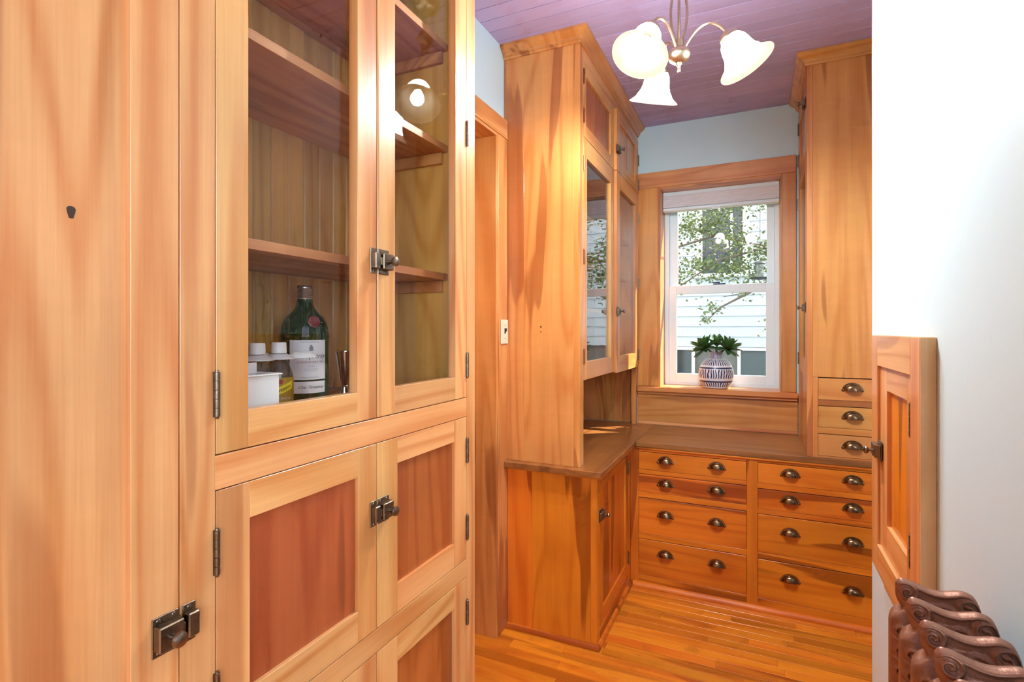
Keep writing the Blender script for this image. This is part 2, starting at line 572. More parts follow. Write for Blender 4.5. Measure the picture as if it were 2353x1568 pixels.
# shared hardware ---------------------------------------------------------
def latch_meshes():
    """cupboard catch: case on +y, keeper on -y, face towards +x"""
    m, k = MB(), MB()
    m.box(0.0, 0.0022, 0.0015, 0.037, -0.0265, 0.0265, 0.0008)
    m.box(0.002, 0.0165, 0.0025, 0.036, -0.0168, 0.0168, 0.0016)
    k.box(0.0, 0.0022, -0.022, -0.0035, -0.0265, 0.0265, 0.0008)
    k.box(0.002, 0.0145, -0.0205, -0.0045, -0.0168, 0.0168, 0.0016)
    m.box(0.004, 0.012, -0.0015, 0.004, -0.008, 0.008, 0.0005)
    for q, y in ((m, 0.009), (m, 0.029), (k, -0.0125)):
        for z in (-0.0217, 0.0217):
            q.lathe([(0.0, 0.0034), (0.0022, 0.003), (0.003, 0.002), (0.003, 0.001)], 8, (0, y, z), (1, 0, 0), cap=False)
    m.lathe([(0.0042, 0.0), (0.0034, 0.008), (0.004, 0.0115), (0.0085, 0.0135), (0.0105, 0.017), (0.0095, 0.0205), (0.005, 0.0228), (0.0, 0.0233)], 16, (0.015, 0.020, 0), (1, 0, 0))
    return m.mesh('latch', 'brass_dark'), k.mesh('latch_keeper', 'brass_dark')
LATCH, KEEPER = latch_meshes()
def latch(d_case, d_keep, loc, rot=None, label='dark bronze cupboard catch with oval knob'):
    inst('latch', LATCH, d_case, loc, rot, label)
    inst('latch_keeper', KEEPER, d_keep, loc, rot)

def hinge_mesh(h=0.066, r=0.0042, mat='brass_dark'):
    m = MB()
    n = 5
    pr = [(0.0, -h / 2 - 0.003), (r * .6, -h / 2 - 0.0025), (r * .7, -h / 2)]
    for i in range(n):
        a, b_ = -h / 2 + h * i / n, -h / 2 + h * (i + 1) / n
        pr += [(r * .82, a + 0.0002), (r, a + 0.0006), (r, b_ - 0.0006), (r * .82, b_ - 0.0002)]
    pr += [(r * .7, h / 2), (r * .6, h / 2 + 0.0025), (0.0, h / 2 + 0.003)]
    m.lathe(pr, 12)
    m.box(-r, -r * .3, -0.0045, 0.0045, -h / 2, h / 2)
    return m.mesh('hinge', mat)
HINGE = hinge_mesh()
HINGE_S = hinge_mesh(0.066, 0.0045, 'copper')

def pull_mesh():
    """cup pull facing -y, mounted on plane y=0"""
    m = MB()
    W, Hh, D = 0.034, 0.030, 0.023
    nu, nv = 20, 10
    vs_, fs = [], []
    for i in range(nu + 1):
        t = PI * i / nu
        for j in range(nv + 1):
            p = (PI / 2) * j / nv
            x = -W * math.cos(t) * math.cos(p) ** .75
            z = Hh * math.sin(t) * math.cos(p) ** .75 - 0.012
            y = -D * math.sin(p) ** .9
            vs_.append((x, y, z))
    for i in range(nu):
        for j in range(nv):
            a = i * (nv + 1) + j
            fs.append((a, a + 1, a + nv + 2, a + nv + 1))
    m.add(vs_, fs)
    # flange following the arch, with two ears
    fl, n = [], 24
    ro, ri = 1.26, 0.94
    v2, f2 = [], []
    for i in range(n + 1):
        t = PI * i / n
        for rr, yy in ((ri, -0.0030), (ro, -0.0026), (ro, 0.0), (ri, 0.0)):
            v2.append((-W * rr * math.cos(t), yy, Hh * rr * math.sin(t) - 0.012))
    for i in range(n):
        for k in range(4):
            l = (k + 1) % 4
            f2.append((i * 4 + k, (i + 1) * 4 + k, (i + 1) * 4 + l, i * 4 + l))
    f2 += [(0, 1, 2, 3), (n * 4 + 3, n * 4 + 2, n * 4 + 1, n * 4)]
    m.add(v2, f2)
    for sx in (-1, 1):
        m.lathe([(0.0068, 0.0), (0.0068, 0.002), (0.005, 0.0032), (0.0, 0.0034)], 14, (sx * 0.0385, 0, -0.0105), (0, -1, 0))
        m.lathe([(0.003, 0.003), (0.0025, 0.0045), (0.0, 0.005)], 8, (sx * 0.0385, 0, -0.0105), (0, -1, 0))
    m.smooth = True
    return m.mesh('pull', 'pull', angle=50)
PULL = pull_mesh()

CEIL, CTR = 2.735, 0.788

# ------------------------------------------------------------------ structure
def struct(name, mb, mat, label=None):
    o = solo(name, mb, mat, label, None, kind='structure')
    return o

floor = struct('floor', MB().box(-2.6, 2.6, -3.1, 3.72, -0.12, -0.004), 'floor_x', 'orange varnished narrow-plank wooden floor')
wv = [0.057]
y = 0.9
meshcache = {}
while y < 2.95:
    x = -1.75 + random.uniform(-0.5, 0)
    while x < 0.66:
        L = random.choice((0.55, 0.8, 1.05, 1.3))
        key = L
        if key not in meshcache:
            meshcache[key] = MB().box(0.0005, L - 0.0005, 0.0004, 0.0566, -0.006, 0.0, c=0.0006).mesh('plank', 'floor_x')
        o = bpy.data.objects.new('plank', meshcache[key])
        o.location = (x, y, 0)
        o.parent = floor
        col.objects.link(o)
        x += L
    y += 0.057

ceil = struct('ceiling', MB().box(-2.6, 2.6, -3.1, 3.72, CEIL + 0.012, CEIL + 0.12), 'mauve', 'mauve painted tongue-and-groove board ceiling')
cb = MB().box(-1.1, 0.72, 0.0016, 0.0814, 0.0, 0.013, c=0.0010).mesh('ceiling_board', 'mauve')
for i in range(43):
    o = bpy.data.objects.new('ceiling_board', cb)
    o.location = (0, 3.50 - 0.083 * (i + 1), CEIL)
    o.parent = ceil
    col.objects.link(o)

w = MB()
w.box(-1.26, -1.09, -0.12, 1.30, 0, CEIL).box(-1.26, -1.09, 2.135, 3.72, 0, CEIL).box(-1.26, -1.09, 1.30, 2.135, 2.30, CEIL)
struct('wall_left', w, 'paint_pale', 'pale blue-grey wall above the cased doorway')
w = MB()
w.box(-1.09, -0.585, 3.50, 3.72, 0, CEIL).box(0.1385, 0.72, 3.50, 3.72, 0, CEIL)
w.box(-0.585, 0.1385, 3.50, 3.72, 0, 1.0).box(-0.585, 0.1385, 3.50, 3.72, 2.345, CEIL)
struct('wall_back', w, 'paint_pale', 'pale blue-grey window wall under the mauve ceiling')
struct('wall_right', MB().box(0.315, 0.72, 0.50, 1.906, 0, CEIL + 0.01, c=0.006), 'paint_white', 'bright white plaster wall behind the radiator')
w = MB()
w.box(0.60, 0.72, 2.72, 3.50, 0, CEIL).box(0.60, 0.72, 1.906, 2.72, 2.12, CEIL)
struct('wall_right_far', w, 'paint_pale')
w = MB()
w.box(-2.6, -2.5, -3.1, 3.72, 0, CEIL).box(2.5, 2.6, -3.1, 0.6, 0, CEIL).box(-2.6, 2.6, -3.1, -3.0, 0, CEIL)
w.box(-2.5, -1.26, -0.12, 0.0, 0, CEIL).box(0.72, 2.6, 0.50, 0.60, 0, CEIL)
struct('wall_front', w, 'paint_white')
w = MB()
w.box(1.75, 1.85, 0.6, 3.72, 0, CEIL).box(0.72, 1.85, 3.62, 3.72, 0, CEIL).box(0.72, 1.85, 0.6, 0.7, 0, CEIL)
struct('wall_side_room', w, 'paint_blue')
light('side_room_fill', 'AREA', (1.25, 0.75, 1.6), 9, (0.95, 0.98, 1.0), shape='RECTANGLE', size=0.8, size_y=1.1).rotation_euler = (PI / 2, 0, 0)  # added fill light so the unseen side room is not dark

# cased doorway in the left wall
dw = thing('door_1', (-1.09, 1.72, 0), 'cased wooden doorway between the tall cupboard and the hutch', None, kind='structure')
part('head_casing', B(-1.09, -1.070, 1.21, 2.238, 2.3115, 2.388), 'fir_y', dw)
part('head_bead', B(-1.09, -1.068, 1.21, 2.238, 2.300, 2.3105), 'fir_y', dw)
part('side_casing', B(-1.09, -1.070, 2.142, 2.2355, 0.0, 2.2995, c=0.002), 'birch_z', dw)
part('side_casing', B(-1.09, -1.070, 1.2935, 1.304, 0.0, 2.2995, c=0.002), 'birch_z', dw)
part('jamb', B(-1.26, -1.072, 2.121, 2.1405, 0.0, 2.284), 'birch_z', dw)
part('jamb', B(-1.26, -1.072, 1.306, 1.322, 0.0, 2.284), 'birch_z', dw)
part('head_jamb', B(-1.26, -1.072, 1.306, 2.1405, 2.2845, 2.2990), 'fir_y', dw)
d_ = part('door_leaf', B(-1.255, -1.222, 1.324, 2.119, 0.006, 2.281), 'birch_z', dw)
part('door_panel', B(-1.222, -1.216, 1.44, 2.00, 0.25, 0.95), 'fir_panel', d_)
part('door_panel', B(-1.222, -1.216, 1.44, 2.00, 1.10, 2.12), 'fir_panel', d_)

# ------------------------------------------------------------------ window
wn = thing('window_1', (-0.22, 3.50, 1.03), 'white double-hung window in an orange wood casing above the counter', None, kind='structure')
part('head_casing', B(-0.714, 0.2065, 3.478, 3.5, 2.3265, 2.427, c=0.0015), 'fir_x', wn)
part('side_casing', B(-0.714, -0.5826, 3.480, 3.5, 1.035, 2.326, c=0.002), 'birch_z', wn)
part('side_casing', B(0.1345, 0.2070, 3.480, 3.5, 1.035, 2.326, c=0.002), 'birch_z', wn)
part('jamb', B(-0.5826, -0.5680, 3.482, 3.70, 1.034, 2.326), 'birch_z', wn)
part('jamb', B(0.1240, 0.1384, 3.482, 3.70, 1.034, 2.326), 'birch_z', wn)
part('head_jamb', B(-0.5680, 0.1240, 3.482, 3.70, 2.3110, 2.326), 'birch_x', wn)
part('stool', MB().box(-0.7125, 0.2145, 3.452, 3.70, 1.001, 1.034, c=0.004), 'birch_x', wn)
part('stool_molding', B(-0.7125, 0.2145, 3.468, 3.50, 0.985, 1.0005, c=0.003), 'fir_x', wn)
part('apron', B(-0.7125, 0.2145, 3.483, 3.50, 0.806, 0.9845), 'birch_x', wn)
part('apron_molding', MB().prism([(3.50, 0.7885), (3.472, 0.7885), (3.472, 0.794), (3.482, 0.8055), (3.50, 0.8055)], -0.7125, 0.2145, 'x'), 'fir_x', wn)
fr = MB()
fr.box(-0.567, -0.541, 3.660, 3.72, 1.0345, 2.310).box(0.099, 0.1235, 3.660, 3.72, 1.0345, 2.310)
fr.box(-0.541, 0.099, 3.660, 3.72, 1.0345, 1.050).box(-0.541, 0.099, 3.660, 3.72, 2.28, 2.310)
part('vinyl_frame', fr, 'vinyl', wn)
def sash(y0, y1, x0, x1, z0, z1, gx0, gx1, gz0, gz1):
    s = thing_part = part('sash', MB().box(x0, gx0, y0, y1, z0, z1, c=0.002).box(gx1, x1, y0, y1, z0, z1, c=0.002)
                          .box(gx0, gx1, y0, y1, z0, gz0, c=0.002).box(gx0, gx1, y0, y1, gz1, z1, c=0.002), 'vinyl', wn)
    part('pane', MB().box(gx0 - 0.004, gx1 + 0.004, (y0 + y1) / 2 - 0.003, (y0 + y1) / 2 + 0.003, gz0 - 0.004, gz1 + 0.004), 'window_glass', s)
    return s
ls = sash(3.666, 3.692, -0.5405, 0.0985, 1.0505, 1.698, -0.4913, 0.0497, 1.110, 1.642)
us = sash(3.6935, 3.718, -0.5405, 0.0985, 1.655, 2.279, -0.4870, 0.0551, 1.700, 2.235)
lk = MB().box(-0.262, -0.185, 3.668, 3.690, 1.698, 1.706, c=0.002)
lk.tube([(-0.225, 3.679, 1.706), (-0.222, 3.672, 1.712), (-0.270, 3.668, 1.712)], [0.005, 0.005, 0.003], 8)
part('sash_lock', lk, 'sash_lock', ls)

bl = thing('window_blind', (-0.22, 3.60, 2.31), 'raised white cellular blind at the top of the window', 'blind')
part('headrail', B(-0.5665, 0.1225, 3.575, 3.635, 2.285, 2.3105, c=0.004), 'vinyl', bl)
pl = MB()
zz, k = 2.2845, 0
prof = []
while zz > 2.206:
    prof.append((3.578 - (0.006 if k % 2 else 0.0), zz))
    zz -= 0.0052
    k += 1
pl.prism(prof + [(3.63, prof[-1][1]), (3.63, 2.2845)], -0.5655, 0.1215, 'x')
part('pleated_fabric', pl, 'fabric', bl)
part('bottom_rail', B(-0.5665, 0.1225, 3.572, 3.632, 2.184, 2.205, c=0.004), 'vinyl', bl)
part('lift_tab', B(-0.262, -0.215, 3.566, 3.574, 2.172, 2.188, c=0.002), 'vinyl', bl)

# ------------------------------------------------------------------ outside
HY = 7.0
nh = thing('neighbour_house', (-0.3, HY, -0.6), 'white clapboard house beyond the window', 'house')
part('wall_body', MB().box(-5.0, 3.6, HY + 0.02, HY + 3.0, 1.19, 4.9), 'siding', nh)
part('foundation', MB().box(-5.0, 3.6, HY + 0.05, HY + 3.0, -0.6, 1.188), 'foundation', nh)
bwidth = 8.6
sid = MB()
def clap(x0, x1):
    return MB().prism([(0.0, 0.0), (-0.016, 0.0), (-0.003, 0.131), (0.0, 0.131)], x0, x1, 'x').mesh('clapboard', 'siding')
wx0, wx1, wz0, wz1 = -0.70, -0.085, 2.06, 2.92
full = clap(-5.0, 3.6)
le, ri = clap(-5.0, wx0), clap(wx1, 3.6)
z = 1.192
while z < 4.8:
    for me in ((full,) if (z + 0.131 < wz0 or z > wz1) else (le, ri)):
        inst('clapboard', me, nh, (0, HY + 0.02, z))
    z += 0.128
hw = part('house_window', MB().box(wx0, wx0 + 0.075, HY - 0.02, HY + 0.02, wz0 + 0.04, wz1).box(wx1 - 0.075, wx1, HY - 0.02, HY + 0.02, wz0 + 0.04, wz1)
          .box(wx0 - 0.03, wx1 + 0.03, HY - 0.035, HY + 0.02, wz1, wz1 + 0.07).box(wx0 - 0.04, wx1 + 0.04, HY - 0.05, HY + 0.02, wz0, wz0 + 0.045)
          .box(-0.30, -0.275, HY - 0.012, HY + 0.02, wz0 + 0.04, wz1), 'house_trim', nh)
part('pane', MB().box(wx0 + 0.07, wx1 - 0.07, HY + 0.002, HY + 0.012, wz0 + 0.04, wz1), 'dark_pane', hw)
for bx0, bx1 in ((-1.25, -0.72), (-0.22, 0.22)):
    bw = part('basement_window', MB().box(bx0, bx0 + 0.035, HY + 0.0, HY + 0.05, 0.72, 1.15).box(bx1 - 0.035, bx1, HY + 0.0, HY + 0.05, 0.72, 1.15)
              .box(bx0, bx1, HY, HY + 0.05, 1.15, 1.185).box(bx0, bx1, HY, HY + 0.05, 0.70, 0.735), 'house_trim', nh)
    part('pane', MB().box(bx0 + 0.03, bx1 - 0.03, HY + 0.02, HY + 0.03, 0.73, 1.16), 'dark_pane', bw)
solo('ground', MB().box(-12, 12, 3.74, 20, -0.75, -0.6), 'grass', 'strip of grass between the two houses', None, kind='structure')

# branches and leaves between the houses
tr = thing('tree', (1.6, 5.2, -0.6), 'leafy tree branches seen through the window', 'tree')
tk = MB().tube([(1.6, 5.2, -0.6), (1.55, 5.2, 1.0), (1.45, 5.2, 2.4), (1.3, 5.25, 4.0)], [0.09, 0.075, 0.06, 0.04], 10)
part('trunk', tk, 'bark', tr)
brs = [
    [(1.5, 5.2, 1.7), (0.75, 5.15, 2.02), (0.22, 5.1, 1.93), (-0.05, 5.1, 1.74), (-0.28, 5.1, 1.70)],
    [(1.48, 5.2, 2.0), (0.6, 5.1, 2.05), (0.1, 5.05, 2.12), (-0.35, 5.0, 2.24), (-0.80, 5.0, 2.42)],
    [(1.42, 5.2, 2.6), (0.5, 5.2, 2.72), (0.0, 5.2, 2.62), (-0.4, 5.2, 2.55)],
    [(0.1, 5.05, 2.12), (-0.3, 4.95, 2.02), (-0.62, 4.9, 1.80), (-0.72, 4.9, 1.68)],
    [(0.6, 5.1, 2.05), (0.28, 4.9, 1.7), (0.20, 4.9, 1.45), (0.12, 4.9, 1.30)],
    [(-0.35, 5.0, 2.24), (-0.7, 5.0, 2.15), (-0.95, 5.0, 2.05)],
    [(-0.05, 5.1, 1.74), (-0.3, 5.0, 1.60), (-0.42, 5.0, 1.47)],
]
for b_ in brs:
    part('branch', MB().tube(b_, [0.012 - 0.009 * i / (len(b_) - 1) for i in range(len(b_))], 7), 'bark', tr)
lf = MB()
def leaf_at(p, s):
    a, e = random.uniform(0, 2 * PI), random.uniform(-0.6, 0.9)
    u = Vector((math.cos(a) * math.cos(e), math.sin(a) * math.cos(e), -math.sin(e)))
    w_ = Vector((random.uniform(-1, 1), random.uniform(-1, 1), random.uniform(-1, 1))).cross(u).normalized() * s * 0.36
    n_ = u.cross(w_).normalized() * s * 0.12
    p = Vector(p)
    lf.add([p, p + u * s * .5 + w_ + n_, p + u * s, p + u * s * .5 - w_ + n_, p + u * s * .5], [(0, 1, 4), (1, 2, 4), (2, 3, 4), (3, 0, 4)])
clusters = [(-0.40, 5.0, 2.33, 0.17, 330), (-0.20, 5.05, 2.20, 0.15, 260), (-0.42, 5.0, 1.98, 0.13, 230), (-0.18, 5.05, 1.96, 0.14, 240), (0.08, 5.05, 2.06, 0.13, 260),
            (-0.62, 5.0, 2.36, 0.15, 150), (-0.75, 5.0, 2.18, 0.16, 120), (-0.05, 5.2, 2.60, 0.22, 260), (0.22, 5.2, 2.62, 0.16, 160), (0.22, 5.05, 2.05, 0.12, 150),
            (-0.68, 4.9, 1.82, 0.10, 70), (-0.60, 4.9, 1.95, 0.12, 80), (-0.36, 5.0, 1.60, 0.07, 40), (-0.42, 5.0, 1.50, 0.05, 26), (0.16, 4.9, 1.42, 0.09, 36),
            (0.18, 4.9, 1.62, 0.09, 40), (-0.85, 5.0, 2.40, 0.12, 70), (0.0, 5.05, 1.88, 0.10, 60), (-0.30, 5.2, 2.55, 0.14, 130), (-0.1, 5.1, 1.74, 0.08, 36)]
for x, y_, z_, r_, n_ in clusters:
    for k in range(int(n_ * 1.7)):
        leaf_at((random.gauss(x, r_ * .62), random.gauss(y_, 0.10), random.gauss(z_, r_ * .5)), random.uniform(0.020, 0.040))
part('foliage', lf, 'tree_leaf', tr, kind='stuff')
bf = thing('bird_feeder', (0.019, 4.4, 1.782), 'small tube bird feeder with a dark tray hanging outside the window', 'feeder')
part('seed_tube', MB().lathe([(0.026, 1.802), (0.026, 1.905)], 16, (0.019, 4.4, 0)), 'clear_glass', bf)
part('tray', MB().lathe([(0.02, 1.782), (0.066, 1.789), (0.074, 1.798), (0.026, 1.804)], 20, (0.019, 4.4, 0)), 'black', bf)
part('roof_cap', MB().lathe([(0.045, 1.905), (0.032, 1.918), (0.0, 1.928)], 18, (0.019, 4.4, 0)), 'black', bf)
part('hanging_wire', MB().tube([(0.019, 4.4, 1.925), (0.019, 4.4, 2.4), (0.019, 4.4, 2.60)], 0.0018, 6), 'black', bf)
part('wall_bracket', MB().tube([(0.019, 3.721, 2.56), (0.019, 3.95, 2.60), (0.019, 4.25, 2.62), (0.019, 4.4, 2.60)], 0.006, 8), 'black', bf)

# ------------------------------------------------------------------ big cupboard (left)
FX = -0.72          # face plane
def frame_door(parent, name, X0, X1, y0, y1, z0, z1, gy0, gy1, gz0, gz1, fill, wv_, wh_, wp, recess=0.008, lab=None, out=1, gmat='glass'):
    """door with stiles, rails and a pane or panel; X1 is the front face, X0 the back"""
    d = part(name, B(X0, X1, y0, gy0, z0, z1), wv_, parent, lab)      # hinge/first stile carries the door
    part('stile', B(X0, X1, gy1, y1, z0, z1), wv_, d)
    part('rail', B(X0, X1, gy0 + .0002, gy1 - .0002, gz1, z1), wh_, d)
    part('rail', B(X0, X1, gy0 + .0002, gy1 - .0002, z0, gz0), wh_, d)
    if fill == 'glass':
        xp = X1 - out * recess
        part('pane', MB().box(xp - out * 0.003, xp, gy0 - .003, gy1 + .003, gz0 - .003, gz1 + .003), gmat, d)
    else:
        xp = X1 - out * recess
        part('panel', B(xp - out * 0.008, xp, gy0 - .004, gy1 + .004, gz0 - .004, gz1 + .004), wp, d)
    return d

cu = thing('pantry_cupboard', (-0.9, 0.87, 0), 'big orange wood cupboard with glazed upper doors holding the bottles', 'cupboard')
part('frame_stile', B(FX - 0.022, FX, 0.4605, 0.5122, 0.0, CEIL - .002), 'fir_z', cu)
part('frame_stile', B(FX - 0.022, FX, 1.2465, 1.2925, 0.0, CEIL - .002), 'fir_z', cu)
part('frame_rail', B(FX - 0.022, FX, 0.5125, 1.2462, 1.1645, 1.2150), 'fir_y', cu)
part('frame_rail', B(FX - 0.022, FX, 0.5125, 1.2462, 0.7265, 0.7745), 'fir_y', cu)
part('frame_rail', B(FX - 0.022, FX, 0.5125, 1.2462, 0.0, 0.16), 'fir_y', cu)
part('frame_rail', B(FX - 0.022, FX, 0.5125, 1.2462, 2.45, CEIL - .002), 'fir_y', cu)
part('side_panel', B(-1.088, FX - 0.0225, 1.2475, 1.2920, 0.0, CEIL - .002), 'inner_z', cu)
part('side_panel', B(-1.088, FX - 0.0225, 0.4610, 0.4950, 0.0, CEIL - .002), 'inner_z', cu)
bbm = MB().box(-1.0865, -1.070, 0.0003, 0.0507, 1.236, 2.60, c=0.003).mesh('back_board', 'inner_z', (0, 0, 0))
for i in range(15):
    o = inst('back_board', bbm, cu, (0, 0.8577 + 0.0510 * (i - 7), 0))
part('back_panel', B(-1.088, -1.075, 0.4955, 1.247, 0.02, 1.21), 'inner_z', cu)
part('cabinet_floor', B(-1.069, -0.7455, 0.4955, 1.247, 1.215, 1.235), 'inner_y', cu)
for zt in (1.5565, 1.9135, 2.195):
    part('shelf', B(-1.069, -0.780, 0.4955, 1.2470, zt - 0.0185, zt), 'inner_y', cu)
    part('shelf_cleat', B(-1.069, -0.795, 1.2350, 1.2470, zt - 0.050, zt - 0.019), 'inner_y', cu)
    part('shelf_cleat', B(-1.069, -0.795, 0.4955, 0.5130, zt - 0.052, zt - 0.019), 'inner_y', cu)
part('cabinet_top', B(-1.069, -0.7455, 0.4955, 1.247, 2.60, 2.62), 'inner_y', cu)
X0, X1 = FX - 0.022, FX
dl = frame_door(cu, 'glass_door', X0, X1, 0.5138, 0.8716, 1.2172, 2.4485, 0.5678, 0.8151, 1.2755, 2.37, 'glass', 'fir_z', 'fir_y', None, 0.0145)
dr = frame_door(cu, 'glass_door', X0, X1, 0.8752, 1.2449, 1.2172, 2.4485, 0.9341, 1.1885, 1.2755, 2.37, 'glass', 'fir_z', 'fir_y', None, 0.0145)
part('astragal_bead', MB().lathe([(0.0028, 1.218), (0.0028, 2.448)], 10, (FX - 0.0012, 0.8775, 0)), 'fir_z', dr)
pdl = frame_door(cu, 'panel_door', X0, X1, 0.5138, 0.8716, 0.7762, 1.1628, 0.5705, 0.8165, 0.8385, 1.1060, 'panel', 'fir_z', 'fir_y', 'fir_panel', 0.008)
pdr = frame_door(cu, 'panel_door', X0, X1, 0.8746, 1.2449, 0.7762, 1.1628, 0.9430, 1.1825, 0.8385, 1.1060, 'panel', 'fir_z', 'fir_y', 'fir_panel', 0.008)
bdl = frame_door(cu, 'bottom_door', X0, X1, 0.5138, 0.8716, 0.162, 0.7248, 0.5705, 0.8165, 0.225, 0.6680, 'panel', 'fir_z', 'fir_y', 'fir_panel', 0.008)
bdr = frame_door(cu, 'bottom_door', X0, X1, 0.8746, 1.2449, 0.162, 0.7248, 0.9430, 1.1825, 0.225, 0.6680, 'panel', 'fir_z', 'fir_y', 'fir_panel', 0.008)
latch(dr, dl, (FX, 0.8735, 1.5440))
latch(pdr, pdl, (FX, 0.8733, 1.0200))
for d, yy, zs in ((dl, 0.5130, (1.3057, 1.9375)), (dr, 1.2457, (1.3044, 1.9372)), (pdl, 0.5130, (1.0740, 0.8640)), (pdr, 1.2457, (1.0726, 0.8617)), (bdl, 0.5130, (0.63, 0.26)), (bdr, 1.2457, (0.63, 0.26))):
    for zz in zs:
        inst('hinge', HINGE, d, (FX + 0.003, yy, zz), label='dark bronze butt hinge')

cl = thing('broom_closet', (-0.9, 0.18, 0), 'tall orange wood closet with one flat-panel door and a knot', 'closet')
part('closet_body', B(-1.088, FX - 0.0225, -0.115, 0.4600, 0.0, CEIL - .002), 'dark_gap', cl)
part('frame_stile', B(FX - 0.022, FX, -0.118, -0.062, 0.0, CEIL - .002), 'fir_z', cl)
part('frame_rail', B(FX - 0.022, FX, -0.062, 0.4602, 2.50, CEIL - .002), 'fir_y', cl)
part('frame_rail', B(FX - 0.022, FX, -0.062, 0.4602, 0.0, 0.12), 'fir_y', cl)
cd = frame_door(cl, 'closet_door', X0, X1, -0.0605, 0.4588, 0.1215, 2.4985, 0.0, 0.3976, 0.25, 2.40, 'panel', 'fir_z', 'fir_y', 'fir_z', 0.010)
latch(cd, cu, (FX, 0.4595, 0.9930), (PI, 0, 0))
kn = MB()
pts = [(0.3385 + 0.0042 * math.cos(t) * (1 + .25 * math.sin(3 * t)), 1.5385 + 0.009 * math.sin(t) * (1 + .2 * math.cos(2 * t))) for t in [2 * PI * i / 14 for i in range(14)]]
kn.prism(pts, FX - 0.0102, FX - 0.0097, 'x')
part('knot', kn, 'knot', cd, 'small dark knot hole')

# ------------------------------------------------------------------ things in the cupboard
def text_geo(s, size, shear=0.0, spacing=1.0):
    cu_ = bpy.data.curves.new('txt', 'FONT')
    cu_.body = s
    cu_.size = size
    cu_.shear = shear
    cu_.space_character = spacing
    cu_.align_x = 'CENTER'
    cu_.align_y = 'CENTER'
    cu_.resolution_u = 3
    o = bpy.data.objects.new('txt', cu_)
    col.objects.link(o)
    dg = bpy.context.evaluated_depsgraph_get()
    me = bpy.data.meshes.new_from_object(o.evaluated_get(dg))
    v = [tuple(p.co) for p in me.vertices]
    f = [tuple(p.vertices) for p in me.polygons]
    bpy.data.objects.remove(o)
    bpy.data.curves.remove(cu_)
    bpy.data.meshes.remove(me)
    return v, f

def wrap_text(mb, s, size, cx, cy, R, ang0, z0, shear=0.0, spacing=1.0, tilt=0.0):
    v, f = text_geo(s, size, shear, spacing)
    out = []
    for x, y_, _ in v:
        xx = x * math.cos(tilt) - y_ * math.sin(tilt)
        yy = x * math.sin(tilt) + y_ * math.cos(tilt)
        a = ang0 + xx / R
        out.append((cx + R * math.cos(a), cy + R * math.sin(a), z0 + yy))
    mb.add(out, f)

def patch(cx, cy, R, a0, a1, z0, z1, n=20, th=0.0004):
    m = MB()
    v, f = [], []
    for i in range(n + 1):
        a = a0 + (a1 - a0) * i / n
        for r in (R, R + th):
            for z_ in (z0, z1):
                v.append((cx + r * math.cos(a), cy + r * math.sin(a), z_))
    for i in range(n):
        a, b_ = i * 4, i * 4 + 4
        f += [(a + 2, b_ + 2, b_ + 3, a + 3), (a, a + 1, b_ + 1, b_), (a + 1, a + 3, b_ + 3, b_ + 1), (a, b_, b_ + 2, a + 2)]
    f += [(0, 2, 3, 1), (n * 4, n * 4 + 1, n * 4 + 3, n * 4 + 2)]
    m.add(v, f)
    return m

SZ = 1.2352
GX, GY, GR = -0.975, 0.921, 0.0545
gb = thing('gin_bottle', (GX, GY, SZ), 'large round green glass bottle with a white label and silver cap', 'bottle')
gp = [(0.0, 0.002), (GR - 0.006, 0.0), (GR, 0.006), (GR, 0.145), (GR + 0.0014, 0.149), (GR + 0.0014, 0.152), (GR, 0.156), (GR - 0.001, 0.168), (GR - 0.005, 0.182), (GR - 0.013, 0.196), (GR - 0.024, 0.207), (0.0235, 0.215), (0.0195, 0.224), (0.0175, 0.234), (0.0165, 0.252)]
part('glass_body', MB().lathe(gp, 40, (GX, GY, SZ), cap=False), 'green_glass', gb)
cp = [(0.0175, 0.238)]
for k in range(9):
    cp += [(0.0176, 0.239 + k * 0.003), (0.0182, 0.2405 + k * 0.003)]
cp += [(0.0176, 0.268), (0.016, 0.270), (0.0, 0.2705)]
part('screw_cap', MB().lathe(cp, 32, (GX, GY, SZ)), 'cap_silver', gb)
fa = math.atan2(-GY, -GX) + 0.16              # label faces the room, turned a little away from the camera
part('front_label', patch(GX, GY, GR, fa - 0.78, fa + 0.78, SZ + 0.051, SZ + 0.142), 'paper', gb)
part('name_label', patch(GX, GY, GR, fa - 0.76, fa + 0.76, SZ + 0.020, SZ + 0.047), 'paper', gb)
t = MB(); wrap_text(t, 'Tanqueray', 0.0165, GX, GY, GR + .0008, fa + 0.10, SZ + 0.105, 0.35); part('label_lettering', t, 'ink', gb)
t = MB(); wrap_text(t, 'LONDON DRY GIN', 0.0062, GX, GY, GR + .0008, fa + 0.10, SZ + 0.0915, 0, 1.25); part('label_lettering', t, 'ink_red', gb)
t = MB()
wrap_text(t, 'ESTD 1830', 0.0030, GX, GY, GR + .0008, fa + 0.10, SZ + 0.0815)
wrap_text(t, 'DISTILLED FOUR TIMES WITH', 0.0024, GX, GY, GR + .0008, fa + 0.10, SZ + 0.0755)
wrap_text(t, 'THE FINEST BOTANICALS', 0.0024, GX, GY, GR + .0008, fa + 0.10, SZ + 0.0718)
wrap_text(t, 'OOOOOOOOOOOOO', 0.0040, GX, GY, GR + .0008, fa + 0.05, SZ + 0.137)
wrap_text(t, 'OOOOOOOOOOOOO', 0.0040, GX, GY, GR + .0008, fa + 0.05, SZ + 0.056)
part('label_lettering', t, 'ink_grey', gb)
t = MB(); wrap_text(t, 'Chas Tanqueray', 0.0095, GX, GY, GR + .0008, fa + 0.10, SZ + 0.034, 0.45, 0.95); part('label_lettering', t, 'ink', gb)
em = patch(GX, GY, GR + .0005, fa + 0.02, fa + 0.18, SZ + 0.117, SZ + 0.127, 6)
